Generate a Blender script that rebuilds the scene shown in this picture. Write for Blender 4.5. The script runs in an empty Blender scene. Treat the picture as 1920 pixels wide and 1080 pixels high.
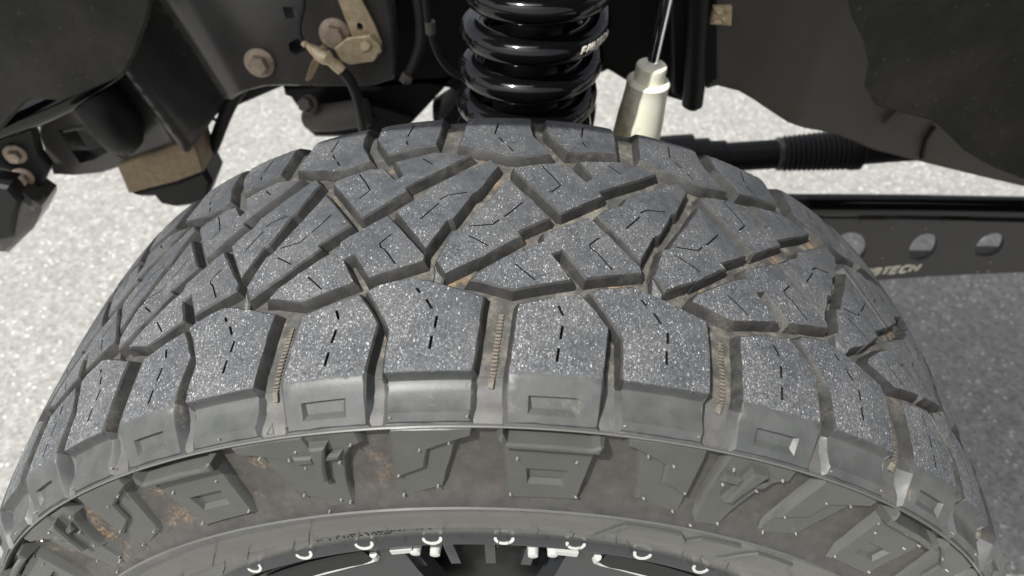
import bpy, bmesh, math, random
from mathutils import Vector, Matrix
from mathutils.geometry import delaunay_2d_cdt

S = bpy.context.scene
COL = S.collection
R = math.radians

# ------------------------------------------------------------------ camera
cam_data = bpy.data.cameras.new("camera")
cam = bpy.data.objects.new("camera", cam_data)
COL.objects.link(cam)
cam_data.sensor_width = 36.0
cam_data.lens = 25.466
cam_data.clip_start = 0.02
cam_data.clip_end = 200.0
cam.matrix_world = Matrix(((0.99974, -0.01088, 0.01986, 0.02599), (0.0216, 0.72054, -0.69307, -0.37309), (-0.00677, 0.69332, 0.7206, 0.78519), (0, 0, 0, 1)))
cam_data.dof.use_dof = True
cam_data.dof.focus_distance = 0.50
cam_data.dof.aperture_fstop = 7.0
S.camera = cam

# ------------------------------------------------------------------ daylight
SUN_EL, SUN_DIR = R(60), Vector((-0.70, -0.71, 0)).normalized()
world = bpy.data.worlds.new("World")
S.world = world
world.use_nodes = True
wn = world.node_tree
bg = wn.nodes["Background"]
sky = wn.nodes.new("ShaderNodeTexSky")
sky.sky_type = 'NISHITA'
sky.sun_disc = False
sky.sun_elevation = SUN_EL
sky.sun_rotation = math.atan2(SUN_DIR.x, SUN_DIR.y)
pale = wn.nodes.new("ShaderNodeHueSaturation")      # hazy, nearly white sky
pale.inputs["Saturation"].default_value = 0.30
wn.links.new(sky.outputs[0], pale.inputs["Color"])
wn.links.new(pale.outputs[0], bg.inputs[0])
sky.air_density = 0.7
sky.dust_density = 4.0
sky.ozone_density = 0.3
bg.inputs[1].default_value = 0.118
sun_data = bpy.data.lights.new("sun", 'SUN')
sun_data.energy = 3.9
sun_data.angle = R(0.5)
sun_data.color = (1.0, 0.99, 0.935)
sun = bpy.data.objects.new("sun", sun_data)
COL.objects.link(sun)
to_sun = SUN_DIR * math.cos(SUN_EL) + Vector((0, 0, math.sin(SUN_EL)))
sun.rotation_euler = (-to_sun).to_track_quat('-Z', 'Y').to_euler()
S.view_settings.view_transform = 'Standard'
S.view_settings.look = 'None'
S.view_settings.exposure = 0.58
S.view_settings.gamma = 1.0
S.render.engine = 'CYCLES'

rnd = random.Random(7)

# ------------------------------------------------------------------ materials
class NT:
    def __init__(s, name):
        s.m = bpy.data.materials.new(name); s.m.use_nodes = True
        s.t = s.m.node_tree; s.b = s.t.nodes["Principled BSDF"]
        s.co = s.t.nodes.new("ShaderNodeTexCoord").outputs["Object"]
    def vary(s):
        """shift the pattern for every object, so that copies of one mesh are not marked alike"""
        i = s.t.nodes.new("ShaderNodeObjectInfo"); v = s.t.nodes.new("ShaderNodeVectorMath"); v.operation = 'SCALE'
        v.inputs[0].default_value = (3.1, 5.7, 4.3); s.link(i.outputs["Random"], v.inputs["Scale"])
        a = s.t.nodes.new("ShaderNodeVectorMath"); a.operation = 'ADD'
        s.link(s.co, a.inputs[0]); s.link(v.outputs[0], a.inputs[1]); s.co = a.outputs[0]
        return s
    def n(s, typ, **kw):
        nd = s.t.nodes.new(typ)
        for k, v in kw.items(): setattr(nd, k, v)
        return nd
    def link(s, a, b): s.t.links.new(a, b)
    def val(s, sock, v):
        if hasattr(v, "is_output"): s.link(v, sock)
        else: sock.default_value = v
    def noise(s, scale, detail=4, rough=.6, vec=None, out="Fac"):
        nd = s.n("ShaderNodeTexNoise"); nd.inputs["Scale"].default_value = scale
        nd.inputs["Detail"].default_value = detail; nd.inputs["Roughness"].default_value = rough
        s.link(vec or s.co, nd.inputs["Vector"]); return nd.outputs[out]
    def scaled(s, sc, off=(0, 0, 0), rot=(0, 0, 0)):
        nd = s.n("ShaderNodeMapping"); nd.inputs["Scale"].default_value = sc
        nd.inputs["Location"].default_value = off; nd.inputs["Rotation"].default_value = rot
        s.link(s.co, nd.inputs["Vector"]); return nd.outputs[0]
    def voro(s, scale, out="Distance", vec=None, rnd_=1.0):
        nd = s.n("ShaderNodeTexVoronoi"); nd.inputs["Scale"].default_value = scale
        nd.inputs["Randomness"].default_value = rnd_
        s.link(vec or s.co, nd.inputs["Vector"]); return nd.outputs[out]
    def ramp(s, fac, a, b, lo=0.0, hi=1.0):
        nd = s.n("ShaderNodeMapRange"); nd.inputs[1].default_value = a; nd.inputs[2].default_value = b
        nd.inputs[3].default_value = lo; nd.inputs[4].default_value = hi
        s.link(fac, nd.inputs[0]); return nd.outputs[0]
    def math(s, op, a, b=0.0):
        nd = s.n("ShaderNodeMath", operation=op); s.val(nd.inputs[0], a); s.val(nd.inputs[1], b); return nd.outputs[0]
    def mix(s, fac, a, b):
        nd = s.n("ShaderNodeMix", data_type='RGBA')
        s.val(nd.inputs[0], fac)
        for sock, v in ((nd.inputs[6], a), (nd.inputs[7], b)):
            if hasattr(v, "is_output"): s.link(v, sock)
            else: sock.default_value = (*v, 1)
        return nd.outputs[2]
    def color(s, c):
        if hasattr(c, "is_output"): s.link(c, s.b.inputs["Base Color"])
        else: s.b.inputs["Base Color"].default_value = (*c, 1)
    def rough(s, v): s.val(s.b.inputs["Roughness"], v)
    def metal(s, v): s.val(s.b.inputs["Metallic"], v)
    def spec(s, v): s.val(s.b.inputs["Specular IOR Level"], v)
    def bump(s, h, strength=.5, dist=.001):
        nd = s.n("ShaderNodeBump"); nd.inputs["Strength"].default_value = strength
        nd.inputs["Distance"].default_value = dist
        s.link(h, nd.inputs["Height"]); s.link(nd.outputs[0], s.b.inputs["Normal"])

def attr(nt, name):
    nd = nt.n("ShaderNodeAttribute"); nd.attribute_name = name; return nd.outputs["Fac"]

def mat_tread():
    t = NT("worn_tread_rubber").vary()
    wear, edge = attr(t, "wear"), attr(t, "edge")
    big = t.noise(26, 3)
    base = t.mix(t.ramp(t.noise(150, 5, .7), .3, .7), (.029, .032, .037), (.070, .075, .083))
    base = t.mix(t.ramp(big, .42, .72, 0, .55), base, (.092, .088, .085))
    # soft abraded dusting plus sparse grit with its sparkle painted in, denser on the heel edge of every block and near the shoulder
    dens = t.math('ADD', t.ramp(wear, .1, .95, .42, .06), t.ramp(big, .32, .68, -.10, .30))
    dens = t.math('ADD', dens, t.ramp(t.noise(95, 2), .35, .7, -.12, .14))
    dens = t.math('ADD', dens, t.ramp(edge, -.17, -.004, -.20, .30))
    st1 = t.ramp(t.noise(900, 3, .75, t.scaled((1, .42, 1), rot=(0, 0, .45))), .50, .72)
    st2 = t.ramp(t.noise(1300, 2, .7, t.scaled((1, .6, 1), (.3, .2, .1), (0, 0, -.5))), .54, .74)
    haze = t.math('MULTIPLY', t.math('MAXIMUM', st1, st2), t.ramp(dens, -.05, .75, .10, .85))
    base = t.mix(haze, base, (.25, .255, .265))
    g = None
    for sc, sz, vec in ((1300, .50, t.scaled((1, .8, 1))), (900, .40, t.scaled((1, .40, 1), (.3, .1, .2), (0, 0, .35))), (600, .28, t.scaled((1, .5, 1), (.7, .4, .2), (0, 0, -.3)))):
        nd = t.n("ShaderNodeTexVoronoi"); nd.inputs["Scale"].default_value = sc
        t.link(vec, nd.inputs["Vector"])
        sep = t.n("ShaderNodeSeparateColor"); t.link(nd.outputs["Color"], sep.inputs[0])
        on = t.math('LESS_THAN', sep.outputs[0], t.math('MULTIPLY', dens, .62))
        dot = t.math('MULTIPLY', t.math('LESS_THAN', nd.outputs["Distance"], t.math('MULTIPLY', sep.outputs[1], sz)), on)
        dot = t.math('MULTIPLY', dot, t.ramp(sep.outputs[2], 0, 1, .1, 1))
        g = dot if g is None else t.math('MAXIMUM', g, dot)
    # the smooth moulded shoulder begins along an uneven worn line
    e = t.math('ADD', edge, t.math('MULTIPLY', t.math('SUBTRACT', t.noise(170, 5, .75), .5), .008))
    lug = t.ramp(e, -.0008, .0010)
    sh = t.mix(t.ramp(t.noise(55, 5, .65), .3, .7), (.052, .055, .054), (.086, .089, .088))
    dirt = t.math('MULTIPLY', t.ramp(t.noise(24, 6, .72), .56, .68), t.ramp(t.noise(420, 3, .7), .42, .62))
    dirt = t.math('MULTIPLY', dirt, t.ramp(edge, .011, .019))
    dirt = t.math('MULTIPLY', dirt, t.ramp(edge, .0222, .0240, 1, .1))
    sh = t.mix(t.math('MULTIPLY', dirt, .60), sh, (.32, .26, .18))
    g = t.math('MULTIPLY', g, t.math('SUBTRACT', 1.0, lug))
    t.color(t.mix(lug, t.mix(g, base, (.50, .50, .505)), sh))
    t.rough(t.math('ADD', t.math('SUBTRACT', .66, t.math('MULTIPLY', g, .25)), t.math('MULTIPLY', lug, -.22)))
    t.spec(.42)
    h = t.math('ADD', t.math('MULTIPLY', t.noise(520, 4, .7), .8), t.math('MULTIPLY', g, .5))
    h = t.math('ADD', h, t.math('MULTIPLY', t.noise(420, 3, .6, t.scaled((1, .22, 1), rot=(0, 0, .4))), .8))
    h = t.math('MULTIPLY', h, t.ramp(lug, 0, 1, 1, .18))
    t.bump(h, .6, .0010)
    return t.m

def mat_rubber(name, c0, c1, rough=.55, dust=None, dust_lo=.5, dust_hi=.75, bump=.25, scale=70):
    t = NT(name).vary()
    c = t.mix(t.ramp(t.noise(scale, 5, .65), .3, .7), c0, c1)
    if dust:
        d = t.ramp(t.noise(scale * .35, 6, .72, t.scaled((1, 1, 1), (1.3, .2, .7))), dust_lo, dust_hi)
        d = t.math('MULTIPLY', d, t.ramp(t.noise(scale * 9, 3, .7), .35, .6))
        c = t.mix(d, c, dust)
    t.color(c)
    t.rough(t.ramp(t.noise(scale * 1.7, 4), .3, .7, rough - .08, rough + .1))
    t.spec(.4)
    t.bump(t.noise(scale * 8, 4, .7), bump, .0006)
    return t.m

def mat_carcass():
    # groove floors with tan road dust on the tread, browned moulding on the sidewall
    t = NT("groove_rubber")
    zone = attr(t, "zone")          # 1 tread floor, 0 sidewall
    side = attr(t, "side")          # 1 inside the sidewall grooves
    rub = t.mix(t.ramp(t.noise(80, 5), .3, .7), (.034, .034, .033), (.070, .069, .065))
    tan = t.mix(t.ramp(t.noise(140, 6, .75), .35, .7), (.095, .090, .080), (.29, .262, .212))
    sepx = t.n("ShaderNodeSeparateXYZ"); t.link(t.co, sepx.inputs[0])
    k = t.ramp(t.math('ADD', t.noise(62, 6, .72), t.ramp(sepx.outputs[0], -.25, .02, -.20, 0)), .46, .68, .05, .92)
    c = t.mix(t.math('MULTIPLY', zone, k), rub, tan)
    # orange soil packed at a few places of the tread
    o = t.math('MULTIPLY', t.ramp(t.noise(34, 5, .7, t.scaled((1, 1, 1), (.4, .9, .1))), .58, .70), zone)
    c = t.mix(t.math('MULTIPLY', o, .7), c, (.36, .22, .11))
    brown = t.mix(t.ramp(t.noise(120, 6, .7), .3, .7), (.042, .039, .036), (.078, .073, .067))
    c = t.mix(t.math('MULTIPLY', side, .85), c, brown)
    sp = t.math('MULTIPLY', t.ramp(t.noise(45, 6, .75, t.scaled((1, 1, 1), (.1, .5, .8))), .52, .63), t.ramp(t.noise(420, 4, .7), .44, .58))
    sp = t.math('MULTIPLY', sp, t.ramp(sepx.outputs[0], -.13, -.02, 1, .06))
    c = t.mix(t.math('MULTIPLY', t.math('MULTIPLY', sp, side), .75), c, (.27, .18, .105))
    fl = attr(t, "flare")
    c = t.mix(fl, c, t.mix(t.ramp(t.noise(60, 5, .65), .3, .7), (.070, .069, .067), (.115, .111, .106)))
    t.color(c)
    t.rough(t.math('ADD', t.math('ADD', .38, t.math('MULTIPLY', zone, .42)), t.math('MULTIPLY', fl, .16)))
    t.spec(.4)
    t.bump(t.math('ADD', t.noise(420, 5, .75), t.math('MULTIPLY', t.noise(700, 3, .6, t.scaled((1, .2, 1))), zone)), .4, .0008)
    return t.m

def mat_paint(name, col, rough, spec=.5, metal=0.0, dust=None, dscale=30, amount=.35, bump=.05, bscale=300, speck=240):
    t = NT(name)
    c = col
    if dust:
        d = t.ramp(t.noise(dscale, 6, .7), .42, .72, 0, amount)
        d = t.math('ADD', d, t.math('MULTIPLY', t.math('LESS_THAN', t.voro(speck), .12), amount * .8))
        c = t.mix(d, col, dust)
        t.rough(t.math('ADD', rough, t.math('MULTIPLY', d, .5)))
    else:
        t.rough(rough)
    t.color(c); t.spec(spec); t.metal(metal)
    t.bump(t.noise(bscale, 4, .6), bump, .0006)
    return t.m

def mat_zinc(name, a, b, metal=.55, rough=.45):
    t = NT(name)
    t.color(t.mix(t.ramp(t.noise(90, 6, .75), .35, .65), a, b))
    t.metal(metal); t.rough(t.ramp(t.noise(140, 4), .3, .7, rough - .1, rough + .2))
    t.bump(t.noise(500, 4, .7), .3, .0005)
    return t.m

def mat_ground():
    t = NT("exposed_aggregate_concrete")
    c = None
    nd = t.n("ShaderNodeTexVoronoi"); nd.inputs["Scale"].default_value = 120
    t.link(t.co, nd.inputs["Vector"])
    sep = t.n("ShaderNodeSeparateColor"); t.link(nd.outputs["Color"], sep.inputs[0])
    c = t.mix(t.ramp(sep.outputs[0], .15, .95), (.17, .167, .156), (.44, .435, .42))
    c = t.mix(t.ramp(t.noise(150, 5, .75), .40, .60), c, (.31, .306, .292))
    c = t.mix(t.ramp(t.noise(45, 5, .7), .40, .62, 0, .45), c, (.19, .187, .174))
    spark = t.math('MULTIPLY', t.math('GREATER_THAN', sep.outputs[1], .93), t.math('LESS_THAN', nd.outputs["Distance"], .42))
    c = t.mix(spark, c, (.58, .58, .565))  # sparkle of the aggregate painted as bright spots
    t.color(c); t.rough(.85); t.spec(.3)
    t.bump(t.math('ADD', nd.outputs["Distance"], t.noise(240, 4, .7)), .5, .003)
    return t.m

M = dict(
    tread=mat_tread(),
    wall=mat_rubber("unworn_groove_wall_rubber", (.015, .015, .0155), (.038, .037, .035), .62, (.14, .128, .108), .52, .82, .35, 90),
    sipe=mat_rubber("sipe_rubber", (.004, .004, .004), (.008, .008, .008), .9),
    shoulder=mat_rubber("shoulder_rubber", (.046, .048, .049), (.078, .080, .081), .50, (.40, .30, .18), .60, .72, .12, 55),
    side=mat_rubber("sidewall_rubber", (.062, .063, .058), (.076, .077, .071), .20, None, bump=.03, scale=30),
    band=mat_rubber("bead_band_rubber", (.084, .084, .079), (.098, .098, .092), .22, None, bump=.02, scale=24),
    carcass=mat_carcass(),
    stud=mat_paint("vent_stud_rubber", (.20, .20, .19), .24),
    flash=mat_paint("highlit_mould_flash", (.11, .11, .105), .28, .6),  # paler than the sidewall: sun highlight on the ridge put into the colour
    rib=mat_rubber("stone_ejector_rubber", (.07, .064, .055), (.20, .175, .135), .75, None, bump=.3, scale=200),
    rimblack=mat_paint("satin_black_rim", (.030, .031, .034), .35, .5),
    rimgrey=mat_paint("gloss_black_rim_face", (.030, .032, .036), .40, .4),
    milled=mat_paint("milled_white_metal", (.50, .50, .475), .35, .5, .1),
    gloss=mat_paint("gloss_black_powder_coat", (.0030, .0030, .0034), .09, .5, bump=.02, bscale=120),
    frame=mat_paint("frame_black_paint", (.066, .064, .061), .22, .7, 0, (.14, .125, .10), 14, .2),
    frame2=mat_paint("dusty_frame_paint", (.105, .096, .085), .55, .4, 0, (.13, .11, .085), 18, .38),
    black=mat_paint("black_underbody", (.007, .007, .0075), .5, .35),
    liner=mat_paint("fender_liner_plastic", (.040, .040, .036), .85, .2, 0, (.125, .115, .09), 11, .5, 1.0, 260, 75),
    zinc=mat_zinc("weathered_zinc", (.52, .41, .23), (.76, .65, .45), .35),
    boltm=mat_zinc("dusty_bolt_steel", (.36, .28, .205), (.56, .46, .35), .35, .5),
    tanmetal=mat_zinc("rust_tan_steel", (.22, .165, .095), (.32, .25, .155), .2, .65),
    rubberhose=mat_paint("hose_rubber", (.020, .020, .021), .55, .4),
    chrome=mat_paint("chrome_rod", (.86, .87, .88), .06, .5, 1.0, bump=0),
    lettering=mat_paint("cream_print", (.93, .88, .74), .5),
    armpaint=mat_paint("satin_black_arm", (.060, .059, .060), .38, .5, 0, (.14, .12, .10), 22, .2),
    ground=mat_ground(),
)
def mat_boot():
    t = NT("yellowed_white_plastic")
    sep = t.n("ShaderNodeSeparateXYZ"); t.link(t.co, sep.inputs[0])
    d = t.math('ADD', t.ramp(sep.outputs[0], -.034, .012, 1, 0), t.math('MULTIPLY', t.math('SUBTRACT', t.noise(45, 6, .7), .5), 1.3))
    stain = t.ramp(d, .30, .85)
    c = t.mix(t.ramp(t.noise(60, 4), .3, .7), (.88, .85, .68), (.93, .91, .77))
    t.color(t.mix(stain, c, (.30, .22, .10))); t.rough(.42); t.spec(.5)
    t.b.inputs["Subsurface Weight"].default_value = .15
    t.b.inputs["Subsurface Radius"].default_value = (.006, .005, .003)
    t.bump(t.noise(160, 4), .1, .001)
    return t.m
M['boot'] = mat_boot()

# ------------------------------------------------------------------ object helpers
def link(name, me, parent=None):
    o = bpy.data.objects.new(name, me); COL.objects.link(o)
    if parent is not None: o.parent = parent
    return o
def tag(o, label=None, cat=None, group=None, kind=None):
    for k, v in (("label", label), ("category", cat), ("group", group), ("kind", kind)):
        if v: o[k] = v
    return o
def thing(name, loc, label, cat, group=None):
    return tag(place(link(name, None), loc), label, cat, group)
def place(o, loc): o.location = loc; return o
def mesh(name, verts, faces, mats, idx=None, smooth=True, sharp=32):
    me = bpy.data.meshes.new(name); me.from_pydata([tuple(v) for v in verts], [], faces); me.update()
    for m in mats: me.materials.append(m)
    if idx: me.polygons.foreach_set("material_index", idx)
    if smooth:
        me.polygons.foreach_set("use_smooth", [True] * len(me.polygons))
        me.set_sharp_from_angle(angle=R(sharp))
    return me
def bm_mesh(name, bm, mats, sharp=32):
    bmesh.ops.recalc_face_normals(bm, faces=bm.faces[:])
    me = bpy.data.meshes.new(name); bm.to_mesh(me); bm.free()
    for m in mats: me.materials.append(m)
    me.polygons.foreach_set("use_smooth", [True] * len(me.polygons))
    me.set_sharp_from_angle(angle=R(sharp)); return me
def local(verts, o): return [(v[0] - o[0], v[1] - o[1], v[2] - o[2]) for v in verts]

def frames(path):
    T = []
    n = len(path)
    for i in range(n):
        a, b = path[max(i - 1, 0)], path[min(i + 1, n - 1)]
        T.append((b - a).normalized())
    up = Vector((0, 0, 1)) if abs(T[0].z) < .9 else Vector((1, 0, 0))
    N = (up - T[0] * up.dot(T[0])).normalized(); out = []
    for t in T:
        N = (N - t * N.dot(t)).normalized(); out.append((t, N, t.cross(N)))
    return out
def smooth_path(pts, n=8):
    pts = [Vector(p) for p in pts]; out = []
    for i in range(len(pts) - 1):
        p0, p1, p2, p3 = pts[max(i - 1, 0)], pts[i], pts[i + 1], pts[min(i + 2, len(pts) - 1)]
        for k in range(n):
            t = k / n
            out.append(.5 * ((2 * p1) + (p2 - p0) * t + (2 * p0 - 5 * p1 + 4 * p2 - p3) * t * t + (3 * p1 - p0 - 3 * p2 + p3) * t ** 3))
    out.append(pts[-1]); return out
def tube(path, rad, seg=14, cap=True):
    """verts, faces of a tube; rad is a number or one radius per path point"""
    path = [Vector(p) for p in path]; n = len(path)
    rr = rad if isinstance(rad, (list, tuple)) else [rad] * n
    V, Fc = [], []
    for p, (t, N, B), r in zip(path, frames(path), rr):
        for k in range(seg):
            a = 2 * math.pi * k / seg
            V.append(p + (N * math.cos(a) + B * math.sin(a)) * r)
    for i in range(n - 1):
        for k in range(seg):
            a, b = i * seg + k, i * seg + (k + 1) % seg
            Fc.append((a, b, b + seg, a + seg))
    if cap:
        Fc.append(tuple(reversed(range(seg)))); Fc.append(tuple(range((n - 1) * seg, n * seg)))
    return V, Fc
def join(*parts):
    V, Fc = [], []
    for v, f in parts:
        o = len(V); V += v; Fc += [tuple(i + o for i in q) for q in f]
    return V, Fc
def part_vf(name, vf, mat, parent, origin=None, sharp=35):
    """a part whose vertices are given in world space, linked under its thing"""
    o = parent.location if parent is not None else (origin or (0, 0, 0))
    return link(name, mesh(name, local(vf[0], o), vf[1], [mat], sharp=sharp), parent)
def box_vf(c, ax, ay, az):
    c = Vector(c); V = []
    for i in (-1, 1):
        for j in (-1, 1):
            for k in (-1, 1): V.append(c + Vector(ax) * i + Vector(ay) * j + Vector(az) * k)
    return V, [(0, 1, 3, 2), (4, 6, 7, 5), (0, 4, 5, 1), (2, 3, 7, 6), (0, 2, 6, 4), (1, 5, 7, 3)]

# ------------------------------------------------------------------ flat-shape helpers
def area(p): return .5 * sum(a[0] * b[1] - b[0] * a[1] for a, b in zip(p, p[1:] + p[:1]))
def ccw(p): return p if area(p) > 0 else p[::-1]
def subdivide(p, step):
    out = []
    for a, b in zip(p, p[1:] + p[:1]):
        n = max(1, int(math.hypot(b[0] - a[0], b[1] - a[1]) / step + .5))
        out += [(a[0] + (b[0] - a[0]) * k / n, a[1] + (b[1] - a[1]) * k / n) for k in range(n)]
    return out
def offset(p, d):
    """d > 0 moves a ccw outline inwards"""
    n = len(p); out = []
    for i in range(n):
        a, b, c = Vector(p[i - 1]), Vector(p[i]), Vector(p[(i + 1) % n])
        e, f = (b - a).normalized(), (c - b).normalized()
        n1, n2 = Vector((-e.y, e.x)), Vector((-f.y, f.x))
        m = n1 + n2
        if m.length < 1e-6: m = n1
        m.normalize(); k = d / max(.45, m.dot(n1))
        out.append((b.x + m.x * k, b.y + m.y * k))
    return out
def inside(q, p):
    c = False
    for a, b in zip(p, p[1:] + p[:1]):
        if (a[1] > q[1]) != (b[1] > q[1]) and q[0] < (b[0] - a[0]) * (q[1] - a[1]) / (b[1] - a[1]) + a[0]: c = not c
    return c
def seg_d(q, a, b):
    ax, ay = b[0] - a[0], b[1] - a[1]; L = ax * ax + ay * ay
    t = 0 if L == 0 else max(0, min(1, ((q[0] - a[0]) * ax + (q[1] - a[1]) * ay) / L))
    return math.hypot(q[0] - a[0] - ax * t, q[1] - a[1] - ay * t)
def edge_d(q, p): return min(seg_d(q, a, b) for a, b in zip(p, p[1:] + p[:1]))
def stroke(line, w):
    """thin closed outline round an open polyline"""
    L, Rr = [], []
    n = len(line)
    for i, q in enumerate(line):
        a, b = Vector(line[max(i - 1, 0)]), Vector(line[min(i + 1, n - 1)])
        d = (b - a).normalized(); nn = Vector((-d.y, d.x)) * w * .5
        L.append((q[0] + nn.x, q[1] + nn.y)); Rr.append((q[0] - nn.x, q[1] - nn.y))
    return ccw(L + Rr[::-1])
def row_spans(p, y):
    xs = sorted(a[0] + (b[0] - a[0]) * (y - a[1]) / (b[1] - a[1]) for a, b in zip(p, p[1:] + p[:1]) if (a[1] > y) != (b[1] > y))
    return list(zip(xs[::2], xs[1::2]))
def triangulate(outline, loops, extra, cuts=()):
    pts, edges = [], []
    for lp in [outline] + loops:
        o = len(pts); n = len(lp); pts += lp
        edges += [(o + i, o + (i + 1) % n) for i in range(n)]
    for y in cuts:
        for xa, xb in row_spans(outline, y):
            m = max(2, int((xb - xa) / .006)); o = len(pts)
            pts = pts + [(xa + .0006 + (xb - xa - .0012) * k / m, y) for k in range(m + 1)]
            edges += [(o + k, o + k + 1) for k in range(m)]
    pts = pts + extra
    vo, _, fo, *_r = delaunay_2d_cdt([Vector(p) for p in pts], edges, [], 0, 1e-7)
    vo = [(v.x, v.y) for v in vo]; out = []
    for f in fo:
        c = (sum(vo[i][0] for i in f) / len(f), sum(vo[i][1] for i in f) / len(f))
        if not inside(c, outline): continue
        z = -1
        for j, lp in enumerate(loops):
            if inside(c, lp): z = j
        out.append((tuple(f), z))
    return vo, out

# ------------------------------------------------------------------ tyre profile
PROF = [(0.31849, 0.14587, 0.28449), (0.22701, 0.16431, 0.37409), (0.15735, 0.15012, 0.4423), (0.128, 0.128, 0.46158), (0.12, 0.12, 0.46283), (0.112, 0.112, 0.46397), (0.104, 0.104, 0.46499), (0.096, 0.096, 0.4659), (0.088, 0.088, 0.4667), (0.08, 0.08, 0.4674), (0.072, 0.072, 0.468), (0.064, 0.064, 0.46851), (0.056, 0.056, 0.46893), (0.048, 0.048, 0.46927), (0.04, 0.04, 0.46954), (0.032, 0.032, 0.46974), (0.024, 0.024, 0.46987), (0.016, 0.016, 0.46995), (0.008, 0.008, 0.46999), (0, 0, 0.47), (-0.008, -0.008, 0.46999), (-0.016, -0.016, 0.46995), (-0.024, -0.024, 0.46987), (-0.032, -0.032, 0.46974), (-0.04, -0.04, 0.46954), (-0.048, -0.048, 0.46927), (-0.056, -0.056, 0.46893), (-0.064, -0.064, 0.46851), (-0.072, -0.072, 0.468), (-0.08, -0.08, 0.4674), (-0.088, -0.088, 0.4667), (-0.096, -0.096, 0.4659), (-0.104, -0.104, 0.46499), (-0.112, -0.112, 0.46397), (-0.12, -0.12, 0.46283), (-0.128, -0.128, 0.46158), (-0.15735, -0.15012, 0.4423), (-0.22701, -0.16431, 0.37409), (-0.31849, -0.14587, 0.28449)]          # (v, y, r) along the outer skin, v = running width in metres
def _lin(v):
    for (v0, y0, r0), (v1, y1, r1) in zip(PROF, PROF[1:]):
        if v <= v0 and v >= v1 or (v0, y0, r0) == PROF[0] and v > v0:
            t = (v - v0) / (v1 - v0); return y0 + (y1 - y0) * t, r0 + (r1 - r0) * t
    (v0, y0, r0), (v1, y1, r1) = PROF[-2:]
    t = (v - v0) / (v1 - v0); return y0 + (y1 - y0) * t, r0 + (r1 - r0) * t
VS, V0, V1 = .0005, .26, -.34
_raw = [_lin(V0 - i * VS) for i in range(int((V0 - V1) / VS) + 1)]
def _blur(a, k):
    n = len(a); out = []
    for i in range(n):
        w = min(k, i, n - 1 - i); s = a[i - w:i + w + 1]
        out.append((sum(q[0] for q in s) / len(s), sum(q[1] for q in s) / len(s)))
    return out
_sm = _blur(_blur(_raw, 5), 5)
def skin(v, th, h=0.0):
    """point of the tyre's skin at width v, angle th from the top, h metres proud of it"""
    x = (V0 - v) / VS; i = max(1, min(len(_sm) - 3, int(x))); t = x - i
    y = _sm[i][0] * (1 - t) + _sm[i + 1][0] * t; r = _sm[i][1] * (1 - t) + _sm[i + 1][1] * t
    dy, dr = _sm[i + 1][0] - _sm[i - 1][0], _sm[i + 1][1] - _sm[i - 1][1]
    L = math.hypot(dy, dr); ny, nr = dr / L, -dy / L
    y += ny * h; r += nr * h
    return (r * math.sin(th), y, r * math.cos(th))
RM = .465                                     # mean tread radius
PITCH = [-1.66, -1.39, -1.13, -0.8725, -0.6155, -0.3613, -0.0824, 0.2141, 0.5208, 0.83, 1.13, 1.43, 1.73, 2.0193, 2.3086, 2.598, 2.8873, 3.1766, 3.4659, 3.7552, 4.0445, 4.3339, 4.6232]                                  # angles of the pitch borders, uneven as on the tyre
def lerp_tab(x, tab):
    if x <= tab[0][0]: return tab[0][1]
    for (a, fa), (b, fb) in zip(tab, tab[1:]):
        if x <= b: return fa + (fb - fa) * (x - a) / (b - a)
    return tab[-1][1]
FLOOR = [(-.300, -.0012), (-.285, -.0004), (-.2700, 0), (-.2692, .0011), (-.262, .0006), (-.250, -.0012), (-.236, -.0022), (-.2296, -.0014), (-.2284, .0008), (-.2270, .0012),
         (-.2262, 0), (-.222, -.0004), (-.206, -.0056), (-.165, -.0062), (-.1592, -.0056), (-.1583, .0006), (-.1576, .0014), (-.1569, .0008), (-.1564, -.0016), (-.150, -.0036), (-.143, -.0080), (-.137, -.0096),
         (-.128, -.0092), (-.117, -.0077), (.128, -.0077), (.140, -.007), (.152, -.001), (.2, 0), (.3, 0)]

# ------------------------------------------------------------------ ground
def build_ground():
    n = 24; X0, X1, Y0, Y1 = -9, 9, -4, 14
    V = [(X0 + (X1 - X0) * i / n, Y0 + (Y1 - Y0) * j / n, -.46) for j in range(n + 1) for i in range(n + 1)]
    F = [(j * (n + 1) + i, j * (n + 1) + i + 1, (j + 1) * (n + 1) + i + 1, (j + 1) * (n + 1) + i) for j in range(n) for i in range(n)]
    tag(link("ground", mesh("ground", V, F, [M['ground']])), "pale speckled concrete ground below the truck", None, None, "structure")
build_ground()

# ------------------------------------------------------------------ wheel
wheel = thing("wheel", (0, 0, 0), "large off-road tyre with chunky dusty tread on a black rim", "wheel")

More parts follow.
